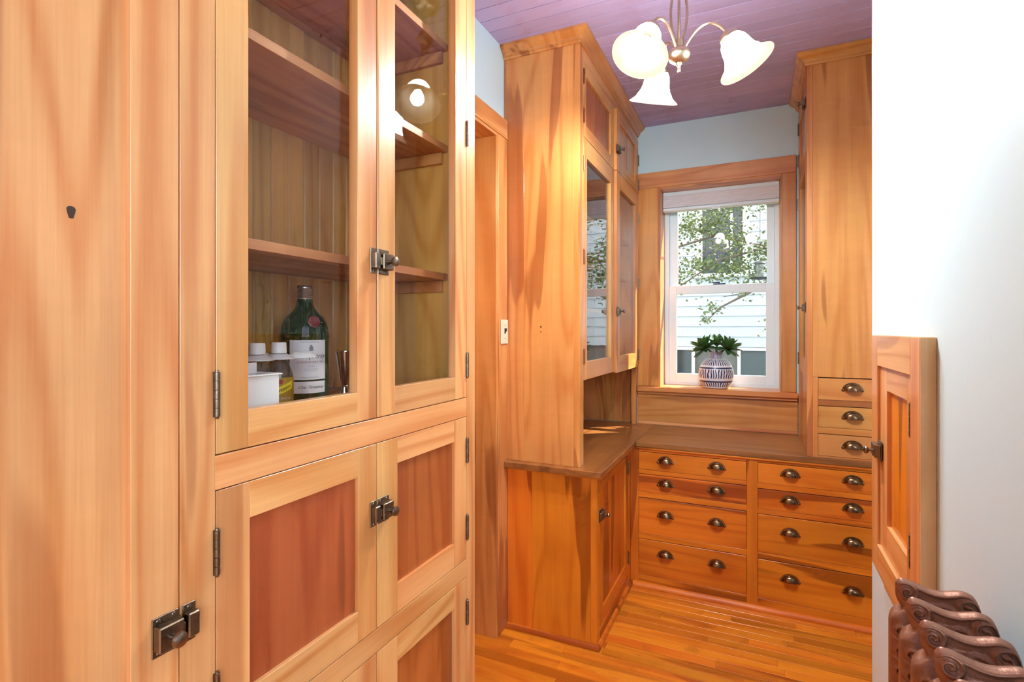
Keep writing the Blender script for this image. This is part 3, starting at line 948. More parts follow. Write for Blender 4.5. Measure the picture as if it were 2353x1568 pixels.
em.add(*(lambda q: (q.v, q.f))(patch(GX, GY, GR + .0005, fa + 0.06, fa + 0.14, SZ + 0.127, SZ + 0.131, 4)))
part('label_emblem', em, 'ink_grey', gb)
sa = fa + 0.22
wd = Vector((math.cos(sa), math.sin(sa), 0.35)).normalized()
part('wax_seal', MB().lathe([(0.014, 0.0), (0.0145, 0.002), (0.0125, 0.003), (0.011, 0.0022), (0.0, 0.0025)], 22, (GX + math.cos(sa) * (GR - 0.002), GY + math.sin(sa) * (GR - 0.002), SZ + 0.184), wd), 'wax', gb)

def tonic(x, y_, lab, turn):
    t_ = thing('tonic_bottle', (x, y_, SZ), lab, 'bottle', group='tonic bottles in the ring carrier')
    R = 0.027
    pr = [(0.0, 0.001), (R - .003, 0.0), (R, 0.004), (R, 0.070), (R - .001, 0.078), (R - .006, 0.092), (0.0165, 0.104), (0.0125, 0.113), (0.0122, 0.122)]
    part('plastic_body', MB().lathe(pr, 28, (x, y_, SZ), cap=False), 'clear_glass', t_)
    part('screw_cap', MB().lathe([(0.0142, 0.119), (0.0146, 0.121), (0.0140, 0.138), (0.0128, 0.1405), (0.0, 0.141)], 26, (x, y_, SZ)), 'white_plastic', t_)
    part('label_band', patch(x, y_, R, turn - 2.9, turn + 2.9, SZ + 0.010, SZ + 0.072, 40), 'gold_label', t_)
    b2 = MB()
    v, f = [], []
    n = 16
    for i in range(n + 1):
        a = turn + 0.9 * (2 * i / n - 1)
        zc = SZ + 0.048 + 0.010 * (2 * i / n - 1)
        for dz in (-0.0075, 0.0075):
            v.append((x + (R + .0007) * math.cos(a), y_ + (R + .0007) * math.sin(a), zc + dz))
    f = [(2 * i, 2 * i + 2, 2 * i + 3, 2 * i + 1) for i in range(n)]
    b2.add(v, f)
    part('name_band', b2, 'yellow', t_)
    q = MB(); wrap_text(q, 'Schweppes', 0.0098, x, y_, R + .0011, turn, SZ + 0.048, 0.2, 1.0, 0.39); part('label_lettering', q, 'ink', t_)
    q = MB(); wrap_text(q, 'TONIC WATER', 0.0060, x, y_, R + .0008, turn, SZ + 0.031)
    wrap_text(q, 'CONTAINS QUININE', 0.0034, x, y_, R + .0008, turn, SZ + 0.0215)
    wrap_text(q, 'NATURAL FLAVORS', 0.0028, x, y_, R + .0008, turn, SZ + 0.0175)
    part('label_lettering', q, 'paper', t_)
    part('label_medallion', MB().lathe([(0.0046, 0.0), (0.0046, 0.0005), (0.0, 0.0006)], 16, (x + (R + .0004) * math.cos(turn), y_ + (R + .0004) * math.sin(turn), SZ + 0.064), (math.cos(turn), math.sin(turn), 0)), 'ink_red', t_)
    return t_
T1, T2 = (-0.852, 0.6905), (-0.862, 0.7485)
tonic(*T1, 'small clear tonic bottle with white cap, nearest the door stile', math.atan2(-T1[1], -T1[0]) + 0.2)
tonic(*T2, 'small clear tonic bottle with white cap, beside the green bottle', math.atan2(-T2[1], -T2[0]) + 0.12)
rc = MB()
for (x, y_) in (T1, T2, (-0.862, 0.8065), (-0.915, 0.692), (-0.92, 0.750)):
    rc.lathe([(0.0155, 0.1085), (0.030, 0.1075), (0.0305, 0.1095), (0.0155, 0.1180), (0.0150, 0.1180), (0.0155, 0.1085)], 28, (x, y_, SZ), cap=False)
solo('bottle_carrier', rc, 'white_plastic', 'white plastic ring carrier around the necks of the tonic bottles', 'carrier', origin=(T1[0], T1[1], SZ))
bn = thing('plastic_bin', (-0.80, 0.64, SZ), 'white plastic bin in front of the tonic bottles', 'bin')
def bin_shell():
    m = MB()
    x0, x1, y0, y1, t_ = -0.822, -0.764, 0.520, 0.6640, 0.0022
    z0, z1 = SZ + 0.036, SZ + 0.0865
    m.box(x1 - t_, x1, y0, y1, z0, z1, c=0.0006)
    m.box(x0, x0 + t_, y0, y1, SZ + 0.004, z1 + 0.02, c=0.0006)
    m.box(x0 + t_, x1 - t_, y1 - t_, y1, SZ + 0.004, z1, c=0.0006)
    m.box(x0 + t_, x1 - t_, y0, y0 + t_, SZ + 0.004, z1, c=0.0006)
    m.box(x1 - 0.004, x1 + 0.0045, y0 - 0.002, y1 + 0.0045, z1, z1 + 0.003, c=0.001)
    m.box(x0, x1 - 0.004, y1 - 0.004, y1 + 0.0045, z1, z1 + 0.003, c=0.001)
    return m
part('bin_wall', bin_shell(), 'white_plastic', bn)
part('bin_base', MB().box(-0.820, -0.767, 0.521, 0.6420, SZ, SZ + 0.036, c=0.0015), 'white_plastic', bn)
jg = thing('cocktail_jigger', (-0.795, 0.8600, SZ), 'polished steel double jigger behind the glass door', 'jigger')
jx, jy = -0.795, 0.8600
part('large_cup', MB().lathe([(0.006, 0.046), (0.0095, 0.06), (0.0185, 0.118), (0.0195, 0.120), (0.0180, 0.1195), (0.009, 0.062), (0.0, 0.050)], 30, (jx, jy, SZ)), 'silver', jg)
part('small_cup', MB().lathe([(0.0, 0.002), (0.0150, 0.0), (0.0162, 0.001), (0.0095, 0.030), (0.006, 0.045)], 30, (jx, jy, SZ)), 'silver', jg)
part('waist_ring', MB().lathe([(0.006, 0.0435), (0.0072, 0.045), (0.0072, 0.047), (0.006, 0.0485)], 24, (jx, jy, SZ), cap=False), 'silver', jg)

# ------------------------------------------------------------------ left hutch, base cupboard, worktop, drawers
HX, HYs = -0.715, 2.240
CROWN = [(0.0, 0.0), (0.006, 0.0), (0.008, 0.010), (0.014, 0.012), (0.016, 0.024), (0.030, 0.034), (0.042, 0.044), (0.045, 0.046), (0.045, 0.056), (0.0, 0.056)]
def crown_run(corner, sx, x_end, y_end):
    """mitred crown: side run along x (facing -y) and front run along y (facing sx)"""
    m = MB()
    cxx, cyy = corner
    v, n = [], len(CROWN)
    for o_, h in CROWN:
        v.append((x_end, cyy - o_, CEIL - 0.0565 + h))
    for o_, h in CROWN:
        v.append((cxx + sx * o_, cyy - o_, CEIL - 0.0565 + h))
    for o_, h in CROWN:
        v.append((cxx + sx * o_, y_end, CEIL - 0.0565 + h))
    f = []
    for b_ in (0, n):
        for i in range(n):
            j = (i + 1) % n
            f.append((b_ + i, b_ + j, b_ + n + j, b_ + n + i))
    f += [tuple(range(n)), tuple(range(2 * n, 3 * n))]
    m.add(v, f)
    return m

hu = thing('glass_hutch', (-0.9, 2.85, CTR), 'tall upper hutch with glazed doors standing on the left counter', 'hutch')
ZB, ZT = 1.170, CEIL - 0.0015
part('side_board', B(-1.088, -0.9862, HYs, HYs + 0.02, CTR + .0005, ZT), 'birch_z', hu)
part('side_board', B(-0.9858, -0.7440, HYs, HYs + 0.02, CTR + .0005, ZT), 'birch_z', hu)
part('frame_stile', B(-0.7436, HX, HYs, 2.2955, CTR + .0005, ZT), 'birch_z', hu)
part('frame_stile', B(-0.7436, HX, 3.4295, 3.4790, CTR + .0005, ZT), 'birch_z', hu)
part('frieze_rail', B(-0.7436, HX, 2.2958, 3.4292, 2.6262, ZT), 'fir_y', hu)
part('bottom_board', B(-1.088, HX - 0.002, HYs + 0.021, 3.4985, ZB, ZB + 0.02), 'birch_y', hu)
part('divider_shelf', B(-1.088, -0.745, HYs + 0.021, 3.4985, 2.272, 2.292), 'inner_y', hu)
for zt in (1.5135, 1.742, 1.975):
    part('shelf', B(-1.074, -0.770, HYs + 0.021, 3.484, zt - 0.019, zt), 'birch_y', hu)
xs = [-1.088, -1.003, -0.933, -0.870, -0.817, -0.760, -0.7445]
for a_, b_ in zip(xs[:-1], xs[1:]):
    part('end_board', B(a_ + .0003, b_ - .0003, 3.4855, 3.4985, CTR + .0005, 2.70, c=0.001), 'birch_z', hu)
ys = [HYs + 0.021 + i * 0.1365 for i in range(10)]
for a_, b_ in zip(ys[:-1], ys[1:]):
    part('back_board', B(-1.0885, -1.075, a_ + .0004, min(b_, 3.4852) - .0004, CTR + .0005, 2.70, c=0.001), 'birch_z', hu)
part('crown_molding', crown_run((HX, HYs), 1, -1.0885, 3.4985), 'birch_y', hu)
Xb, Xf = HX - 0.022, HX
Xb2, Xf2 = HX - 0.006, HX + 0.015
h1 = frame_door(hu, 'glass_door', Xb, Xf, 2.2972, 2.8585, ZB + 0.0015, 2.2815, 2.351, 2.7900, 1.2530, 2.1955, 'glass', 'birch_z', 'birch_y', None, 0.013, gmat='hutch_glass')
h2 = frame_door(hu, 'glass_door', Xb2, Xf2, 2.8625, 3.4280, ZB - 0.006, 2.2815, 2.9300, 3.3500, 1.2530, 2.1955, 'glass', 'birch_z', 'birch_y', None, 0.013, gmat='hutch_glass')
h3 = frame_door(hu, 'panel_door', Xb, Xf, 2.2972, 2.8585, 2.2850, 2.6250, 2.3380, 2.7850, 2.3440, 2.5700, 'panel', 'birch_z', 'birch_y', 'fir_panel', 0.009)
h4 = frame_door(hu, 'panel_door', Xb2, Xf2, 2.8625, 3.4280, 2.2850, 2.6250, 2.9400, 3.3450, 2.3440, 2.5700, 'panel', 'birch_z', 'birch_y', 'birch_z', 0.009)
latch(h4, h3, (Xf2, 2.8700, 2.400))
latch(h2, h1, (Xf2, 2.8750, 1.5040))
for d, yy, xx, zs in ((h1, 2.2964, HX, (2.160, 1.734, 1.280)), (h3, 2.2964, HX, (2.555, 2.377)), (h2, 3.4290, Xf2, (2.12, 1.70, 1.24)), (h4, 3.4290, Xf2, (2.50, 2.34))):
    for zz in zs:
        inst('hinge', HINGE_S if d in (h1, h3) else HINGE, d, (xx + 0.003, yy, zz), label='small copper-toned butt hinge' if d in (h1, h3) else None)
for (yy, zz, rr) in ((None, 1.415, 0.0042), (None, 1.392, 0.0032)):
    part('screw_hole', MB().lathe([(rr, 0.0), (rr * .8, 0.0004), (0, 0.0005)], 12, (-0.901, HYs - 0.0001, zz), (0, -1, 0)), 'knot', hu)

bc = thing('base_cupboard', (-0.85, 2.57, 0), 'wooden base cupboard with one door under the left counter end', 'cupboard')
BX, BY = -0.635, 2.236
part('side_board', B(-1.0695, -0.945, BY, BY + 0.02, 0.0, 0.7595), 'amber_z', bc)
part('side_board', B(-0.9447, -0.6640, BY, BY + 0.02, 0.0, 0.7595), 'amber_z', bc)
part('frame_stile', B(-0.6636, BX, BY, 2.2840, 0.0, 0.7595), 'amber_z', bc)
part('frame_stile', B(-0.6636, BX, 2.8440, 2.9040, 0.0, 0.7595), 'amber_z', bc)
part('frame_rail', B(-0.6636, BX, 2.2843, 2.8437, 0.7220, 0.7595), 'amber_y', bc)
part('frame_rail', B(-0.6636, BX, 2.2843, 2.8437, 0.0, 0.072), 'amber_y', bc)
part('cupboard_back', B(-1.0695, -1.05, 2.2565, 2.9040, 0.0, 0.7595), 'dark_gap', bc)
b1 = frame_door(bc, 'base_door', BX - 0.022, BX, 2.2856, 2.8424, 0.0735, 0.7205, 2.3350, 2.7850, 0.140, 0.690, 'panel', 'amber_z', 'amber_y', 'amber_z', 0.009)
latch(b1, bc, (BX, 2.2900, 0.571))
for zz in (0.654, 0.166):
    inst('hinge', HINGE, b1, (BX + 0.003, 2.8432, zz))
def shoe(r=0.0155):
    return [(0.0, 0.0)] + [(r * math.cos(t), 0.021 * math.sin(t) + 0.001) for t in [PI / 2 * i / 6 for i in range(7)]]
sm = MB()
n = len(shoe())
v = [(-1.0695, BY - 0.0003 - o_, h) for o_, h in shoe()] + [(BX + o_, BY - 0.0003 - o_, h) for o_, h in shoe()] + [(BX + o_, 2.889, h) for o_, h in shoe()]
f = []
for b_ in (0, n):
    for i in range(n):
        j = (i + 1) % n
        f.append((b_ + i, b_ + j, b_ + n + j, b_ + n + i))
f += [tuple(range(n)), tuple(range(2 * n, 3 * n))]
sm.add(v, f)
part('shoe_molding', sm, 'amber_x', bc)
part('counter_molding', MB().box(-1.0695, BX + 0.012, BY - 0.012, BY - 0.0004, 0.748, 0.7595, c=0.003), 'amber_x', bc)

wt = thing('worktop', (-0.3, 3.0, CTR - 0.028), 'dark varnished wooden counter running around under the window', 'worktop')
part('counter_board', B(-1.0695, -0.605, 2.197, 3.4775, 0.760, CTR, c=0.002), 'counter_y', wt)
part('counter_board', B(-0.6045, 0.5985, 2.896, 3.4705, 0.760, CTR, c=0.002), 'counter_x', wt)

du = thing('drawer_cabinet', (-0.02, 2.95, 0), 'wide low cabinet with eight drawers under the window counter', 'drawers')
DY = 2.905
part('frame_stile', B(-0.6345, -0.5905, DY, DY + 0.022, 0.0, 0.7595), 'amber_z', du)
part('frame_stile', B(-0.0485, 0.0025, DY, DY + 0.022, 0.0, 0.7595), 'amber_z', du)
part('frame_stile', B(0.5495, 0.5985, DY, DY + 0.022, 0.0, 0.7595), 'amber_z', du)
part('cabinet_body', MB().box(-0.634, 0.598, DY + 0.026, 3.49, 0.0, 0.7595), 'dark_gap', du)
part('counter_molding', MB().box(-0.6040, 0.5985, DY - 0.0075, DY + 0.02, 0.7485, 0.7597, c=0.003), 'amber_x', du)
LZ = [(0.6373, 0.7365), (0.5154, 0.6146), (0.2882, 0.4850), (0.0597, 0.2595)]
RZ = [(0.6345, 0.7373), (0.5058, 0.6079), (0.2871, 0.4813), (0.0569, 0.2566)]
PLZ = [(0.692, 0.691), (0.569, 0.5695), (0.400, 0.400), (0.187, 0.187)]
PRZ = [(0.692, 0.691), (0.561, 0.560), (0.402, 0.401), (0.175, 0.170)]
for (x0, x1, ZZ, PX, PZ) in ((-0.5902, -0.0488, LZ, (-0.448, -0.190), PLZ), (0.0028, 0.5492, RZ, (0.146, 0.4065), PRZ)):
    edges = [0.7595] + [e for q in ZZ for e in (q[1], q[0])] + [0.0]
    for i in range(0, len(edges), 2):
        if edges[i] - edges[i + 1] > 0.003:
            part('frame_rail', B(x0, x1, DY, DY + 0.022, edges[i + 1] + .0002, edges[i] - .0002), 'amber_x', du)
    for (z0, z1), pz in zip(ZZ, PZ):
        d = part('drawer', B(x0 + 0.0012, x1 - 0.0012, DY - 0.0006, DY + 0.020, z0 + 0.0010, z1 - 0.0034, c=0.0014), 'amber_x', du)
        for px_, pzz in zip(PX, pz):
            inst('cup_pull', PULL, d, (px_, DY - 0.0008, pzz + 0.003))
sh = MB().prism([(DY - o_, h) for o_, h in shoe(0.022)], -0.6190, 0.5985, 'x')
part('shoe_molding', sh, 'amber_x', du)

# ------------------------------------------------------------------ right tall cupboard
RX, RY = 0.2176, 2.905
rh = thing('corner_cupboard', (0.40, 3.2, CTR), 'tall upper cupboard with three small drawers at the right of the window', 'cupboard')
part('frame_stile', B(RX, 0.2422, RY, RY + 0.022, CTR + .0005, ZT), 'birch_z', rh)
part('drawer_stile', B(0.2426, 0.2643, RY + 0.0008, RY + 0.022, CTR + .0005, 1.1735), 'birch_z', rh)
part('side_board', B(0.2426, 0.5985, RY + 0.0008, RY + 0.022, 1.1745, ZT), 'birch_z', rh)
part('drawer_stile', B(0.5455, 0.5985, RY + 0.0008, RY + 0.022, CTR + .0005, 1.1735), 'birch_z', rh)
SZs = [(1.0663, 1.1728), (0.9346, 1.0383), (0.7979, 0.9045)]
for a_, b_ in ((1.0387, 1.0659), (0.9049, 0.9342), (CTR + .0005, 0.7976)):
    part('drawer_rail', B(0.2646, 0.5452, RY + 0.0008, RY + 0.022, a_, b_), 'birch_x', rh)
for (z0, z1), pz in zip(SZs, (1.1234, 0.9912, 0.8519)):
    d = part('drawer', B(0.2656, 0.5442, RY, RY + 0.020, z0 + 0.0008, z1 - 0.0030, c=0.0014), 'birch_x', rh)
    inst('cup_pull', PULL, d, (0.405, RY, pz + 0.004))
part('cupboard_body', MB().box(0.2446, 0.598, RY + 0.024, 3.4985, CTR + .0006, 1.19), 'dark_gap', rh)
part('front_stile', B(RX, RX + 0.026, RY + 0.0225, 2.950, CTR + .0005, ZT), 'birch_z', rh)
part('front_stile', B(RX, RX + 0.026, 3.425, 3.478, CTR + .0005, ZT), 'birch_z', rh)
part('front_panel', B(RX + 0.002, RX + 0.024, 2.9503, 3.4247, CTR + .0005, 1.168), 'birch_z', rh)
part('frieze_rail', B(RX, RX + 0.026, 2.9503, 3.4247, 2.6262, ZT), 'birch_y', rh)
r1 = frame_door(rh, 'glass_door', RX + 0.022, RX, 2.9515, 3.4235, 1.1700, 2.2815, 3.010, 3.360, 1.2530, 2.1955, 'glass', 'birch_z', 'birch_y', None, 0.013, out=-1)
r2 = frame_door(rh, 'panel_door', RX + 0.022, RX, 2.9515, 3.4235, 2.2850, 2.6250, 3.010, 3.360, 2.3440, 2.5700, 'panel', 'birch_z', 'birch_y', 'birch_z', 0.009, out=-1)
latch(r1, r1, (RX, 3.000, 1.512), (0, 0, PI))
latch(r2, r2, (RX, 3.000, 2.53), (0, 0, PI))
for d, zs in ((r1, (2.12, 1.24)), (r2, (2.55, 2.37))):
    for zz in zs:
        inst('hinge', HINGE, d, (RX - 0.003, 3.4243, zz), (0, 0, PI))
for zt in (1.5135, 1.742, 1.975, 2.29):
    part('shelf', B(0.272, 0.597, RY + 0.023, 3.498, zt - 0.019, zt), 'birch_y', rh)
part('crown_molding', crown_run((RX, RY), -1, 0.5985, 3.4985), 'birch_x', rh)

# ------------------------------------------------------------------ light switch
sw = thing('light_switch', (-1.068, 2.196, 1.392), 'ivory light switch plate with a dark toggle on the door casing', 'switch')
part('switch_plate', MB().box(-1.0700, -1.0635, 2.1610, 2.2320, 1.335, 1.449, c=0.004), 'plate', sw)
part('toggle', MB().prism([(-1.0635, 1.386), (-1.0550, 1.399), (-1.0540, 1.405), (-1.0635, 1.406)], 2.1915, 2.2010, 'y') if False else MB().add(
    [(-1.0638, 2.1915, 1.382), (-1.0638, 2.2010, 1.382), (-1.0638, 2.2010, 1.408), (-1.0638, 2.1915, 1.408), (-1.0540, 2.1925, 1.398), (-1.0540, 2.2000, 1.398), (-1.0530, 2.2000, 1.408), (-1.0530, 2.1925, 1.408)],
    [(0, 1, 2, 3), (4, 7, 6, 5), (0, 4, 5, 1), (1, 5, 6, 2), (2, 6, 7, 3), (3, 7, 4, 0)]), 'black', sw)
for zz in (1.362, 1.422):
    part('screw', MB().lathe([(0.003, 0.0), (0.0028, 0.001), (0.0, 0.0016)], 10, (-1.0636, 2.1963, zz), (1, 0, 0)), 'brass_dark', sw)

# ------------------------------------------------------------------ hatch in the white wall
ht = thing('wall_hatch', (0.315, 1.5, 0.76), 'small wooden cupboard hatch framed on the white wall above the radiator', 'hatch')
hx = 0.288
part('casing_stile', B(hx, 0.3145, 1.2700, 1.3385, 0.760, 1.3860, c=0.0015), 'fir_z', ht)
part('casing_stile', B(hx, 0.3145, 1.6700, 1.7420, 0.760, 1.3860, c=0.0015), 'fir_z', ht)
part('casing_rail', B(hx, 0.3145, 1.3388, 1.6697, 1.3055, 1.3860, c=0.0015), 'fir_y', ht)
part('casing_rail', B(hx, 0.3145, 1.3388, 1.6697, 0.760, 0.8330, c=0.0015), 'fir_y', ht)
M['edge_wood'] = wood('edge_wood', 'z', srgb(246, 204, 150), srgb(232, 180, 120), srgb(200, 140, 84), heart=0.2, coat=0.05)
part('casing_edge', B(hx + 0.0005, 0.3145, 1.2660, 1.2698, 0.7605, 1.3855), 'edge_wood', ht, 'pale edge of the casing')  # paler wood colour makes up for frontal light missing on this edge
hd = frame_door(ht, 'hatch_door', 0.3140, hx + 0.007, 1.3400, 1.6685, 0.8345, 1.3040, 1.3970, 1.5920, 0.9070, 1.2470, 'panel', 'fir_z', 'fir_y', 'amber_z', 0.009, out=-1)
latch(hd, ht, (hx + 0.004, 1.6680, 1.085), (0, 0, PI), 'silvery worn cupboard catch with round knob')
for zz in (1.212, 0.937):
    inst('hinge', HINGE, hd, (hx + 0.0035, 1.3475, zz), (0, 0, PI), scale=(1, 1, 1.06))

# ------------------------------------------------------------------ radiator
def radiator_section():
    import numpy as np
    ns = 72
    xl0, xr0 = -0.0545, 0.0545
    ts = np.concatenate([np.linspace(0.0, 0.55, 16, endpoint=False), np.linspace(0.55, 0.86, 70, endpoint=False), np.linspace(0.86, 1.0, 110)])
    ss = 0.5 - 0.5 * np.cos(np.linspace(0, PI, ns))
    # scroll ornament curves in (x,z) with z measured down from the top (1.024)
    curves = []
    def spiral(cx_, cz_, r0, r1, a0, a1, n_=60):
        return [(cx_ + (r0 + (r1 - r0) * i / n_) * math.cos(a0 + (a1 - a0) * i / n_), cz_ + (r0 + (r1 - r0) * i / n_) * math.sin(a0 + (a1 - a0) * i / n_)) for i in range(n_ + 1)]
    curves.append((spiral(-0.036, 1.002, 0.0145, 0.002, 2.4, -7.5), 0.0026, 0.0036))
    curves.append((spiral(0.036, 0.992, 0.014, 0.003, 0.4, 8.0), 0.0032, 0.0034))
    curves.append((spiral(-0.006, 0.966, 0.022, 0.003, 1.3, 9.6), 0.0026, 0.0040))
    curves.append(([(-0.002 + 0.048 * i / 30, 0.986 - 0.052 * (i / 30) ** 1.7) for i in range(31)], 0.0030, 0.0030))
    curves.append(([(0.006 + 0.042 * i / 30, 0.990 - 0.040 * (i / 30) ** 2.0) for i in range(31)], 0.0026, 0.0026))
    for k in range(9):
        zc = 0.925 - 0.058 * k
        sg = -1 if k % 2 else 1
        curves.append((spiral(sg * 0.018, zc, 0.022, 0.004, (0.3 if sg > 0 else PI - 0.3), (0.3 if sg > 0 else PI - 0.3) + sg * 6.0, 40), 0.0028, 0.0030))
        curves.append(([(-sg * 0.010 - sg * 0.030 * i / 16, zc - 0.02 + 0.03 * math.sin(i / 16 * PI)) for i in range(17)], 0.0026, 0.0026))
    for k in range(14):
        zc = 0.945 - 0.030 * k
        curves.append((spiral(-0.046, zc, 0.011, 0.002, 0.6, 5.8, 30), 0.0022, 0.0030))
        curves.append(([(-0.054 + 0.016 * i / 12, zc - 0.012 - 0.010 * (i / 12) ** 2) for i in range(13)], 0.0020, 0.0026))
        curves.append(([(-0.026 + 0.050 * i / 20, zc - 0.004 + 0.014 * math.sin(i / 20 * 5.0 + k)) for i in range(21)], 0.0022, 0.0022))
    def xl(t):
        z_ = t
        base = -0.058
        notch = 0.012 * math.exp(-((z_ - 0.962) / 0.010) ** 2)
        sc = 0.008 * min(1, max(0, (z_ - 0.955) / 0.02))
        return base + notch + sc
    def xr(t):
        return 0.0545 - 0.012 * math.exp(-((t - 0.948) / 0.012) ** 2)
    def ztop(s):
        left = 1.0225 - 0.010 * max(0, 1 - s / 0.10) ** 2.2
        mid = left - 0.020 * s + 0.008 * math.exp(-((s - 0.80) / 0.16) ** 2) - 0.004 * math.exp(-((s - 0.42) / 0.2) ** 2)
        return mid - 0.020 * max(0, (s - 0.88) / 0.12) ** 2.2
    pts = np.zeros((len(ts), ns, 2))
    for i, t_ in enumerate(ts):
        for j, s_ in enumerate(ss):
            pts[i, j] = (xl(t_) + s_ * (xr(t_) - xl(t_)), 0.0 + t_ * ztop(s_))
    h = np.zeros((len(ts), ns))
    for i, t_ in enumerate(ts):
        k = min(1, max(0, (0.985 - t_) / 0.05))
        k = k * k * (3 - 2 * k)
        T = 0.0070 + (0.0300 - 0.0070) * k
        e_top = min(1.0, (1 - t_) / 0.010)
        for j, s_ in enumerate(ss):
            ed = max(0.0, 1 - (2 * s_ - 1) ** 2)
            h[i, j] = T * ed ** 0.38 * (max(0.0, 1 - (1 - e_top) ** 2)) ** 0.5
    emb = np.zeros_like(h)
    X, Z = pts[:, :, 0], pts[:, :, 1]
    curves.append(([(xl(1.0) + s_ * (xr(1.0) - xl(1.0)), ztop(s_) - 0.0045) for s_ in np.linspace(0.03, 0.97, 160)], 0.0026, 0.0030))
    for c_, wd_, hh in curves:
        d2 = np.full(X.shape, 1e9)
        for (a_, b_) in c_:
            d2 = np.minimum(d2, (X - a_) ** 2 + (Z - b_) ** 2)
        emb = np.maximum(emb, 1.75 * hh * np.exp(-d2 / (1.05 * wd_) ** 2))
    fade = np.minimum(1, h / 0.0045)
    hf = h + emb * fade
    v, f = [], []
    R_, C_ = h.shape
    for sgn in (-1, 1):
        for i in range(R_):
            for j in range(C_):
                v.append((X[i, j], sgn * hf[i, j], Z[i, j]))
    for q in (0, 1):
        o_ = q * R_ * C_
        for i in range(R_ - 1):
            for j in range(C_ - 1):
                a_ = o_ + i * C_ + j
                f.append((a_, a_ + 1, a_ + C_ + 1, a_ + C_))
    m = MB()
    m.add(v, f)
    m.smooth = True
    me = m.mesh('radiator_section', 'radiator', angle=180)
    bm = bmesh.new(); bm.from_mesh(me)
    bmesh.ops.remove_doubles(bm, verts=bm.verts, dist=0.0004)
    bmesh.ops.recalc_face_normals(bm, faces=bm.faces)
    bm.to_mesh(me); bm.free()
    return me
ra = thing('radiator', (0.2425, 0.85, 0), 'ornate bronze-painted cast iron radiator with scrolled sections against the white wall', 'radiator')
RS = radiator_section()
for i in range(10):
    inst('radiator_section', RS, ra, (0.2425, 0.9820 - 0.0648 * i, 0.0))
part('top_connector', MB().lathe([(0.022, 0.0), (0.022, 0.575)], 16, (0.2425, 0.404, 0.90), (0, 1, 0)), 'radiator', ra)
part('bottom_connector', MB().lathe([(0.022, 0.0), (0.022, 0.575)], 16, (0.2425, 0.404, 0.12), (0, 1, 0)), 'radiator', ra)

# ------------------------------------------------------------------ chandelier
CX, CY = -0.234, 1.800
ch = thing('chandelier', (CX, CY, CEIL), 'three-arm hanging light with frosted bell shades and lit bulbs', 'chandelier')
part('canopy', MB().lathe([(0.062, CEIL), (0.064, CEIL - 0.006), (0.056, CEIL - 0.018), (0.034, CEIL - 0.028), (0.012, CEIL - 0.032), (0.0, CEIL - 0.033)], 28, (CX, CY, 0)), 'lamp_metal', ch)
lk = MB()
def ring(c_, r, th, plane):
    pts_ = []
    for i in range(21):
        t_ = 2 * PI * i / 20
        a_, b_ = r * math.cos(t_), r * 1.5 * math.sin(t_)
        pts_.append((c_[0] + (a_ if plane == 'x' else 0), c_[1] + (a_ if plane == 'y' else 0), c_[2] + b_))
    return pts_
for k, zc in enumerate((2.690, 2.670, 2.650)):
    lk.tube(ring((CX, CY, zc), 0.009, 0.0022, 'xy'[k % 2]), 0.0022, 6)
part('chain', lk, 'lamp_metal', ch)
part('upper_knob', MB().lathe([(0.0, 2.640), (0.008, 2.638), (0.010, 2.626), (0.020, 2.618), (0.031, 2.604), (0.033, 2.592), (0.026, 2.578), (0.017, 2.568), (0.016, 2.548), (0.0, 2.546)], 24, (CX, CY, 0)), 'lamp_metal', ch)
ARM = [math.radians(a) for a in (3.6, 123.6, -116.4)]
def adir(a):
    return Vector((math.cos(a), math.sin(a), 0))
for a in ARM:
    d = adir(a + 0.6)
    pts_ = []
    for i in range(13):
        t_ = i / 12
        r_ = 0.008 + 0.022 * math.sin(PI * t_) ** 0.8
        pts_.append((CX + d.x * r_, CY + d.y * r_, 2.352 + (2.556 - 2.352) * t_))
    part('stem_rod', MB().tube(pts_, 0.0042, 8), 'lamp_metal', ch)
hb = [(0.0, 2.250), (0.0045, 2.2515), (0.006, 2.256), (0.0045, 2.262), (0.0052, 2.270), (0.009, 2.275), (0.010, 2.280), (0.020, 2.283), (0.031, 2.292), (0.036, 2.303), (0.036, 2.311), (0.031, 2.322), (0.020, 2.329), (0.0155, 2.332), (0.0145, 2.336), (0.0155, 2.340), (0.0145, 2.345), (0.0155, 2.350), (0.0145, 2.356), (0.0, 2.358)]
part('hub', MB().lathe(hb, 30, (CX, CY, 0)), 'lamp_metal', ch)
TILT = math.radians(28)
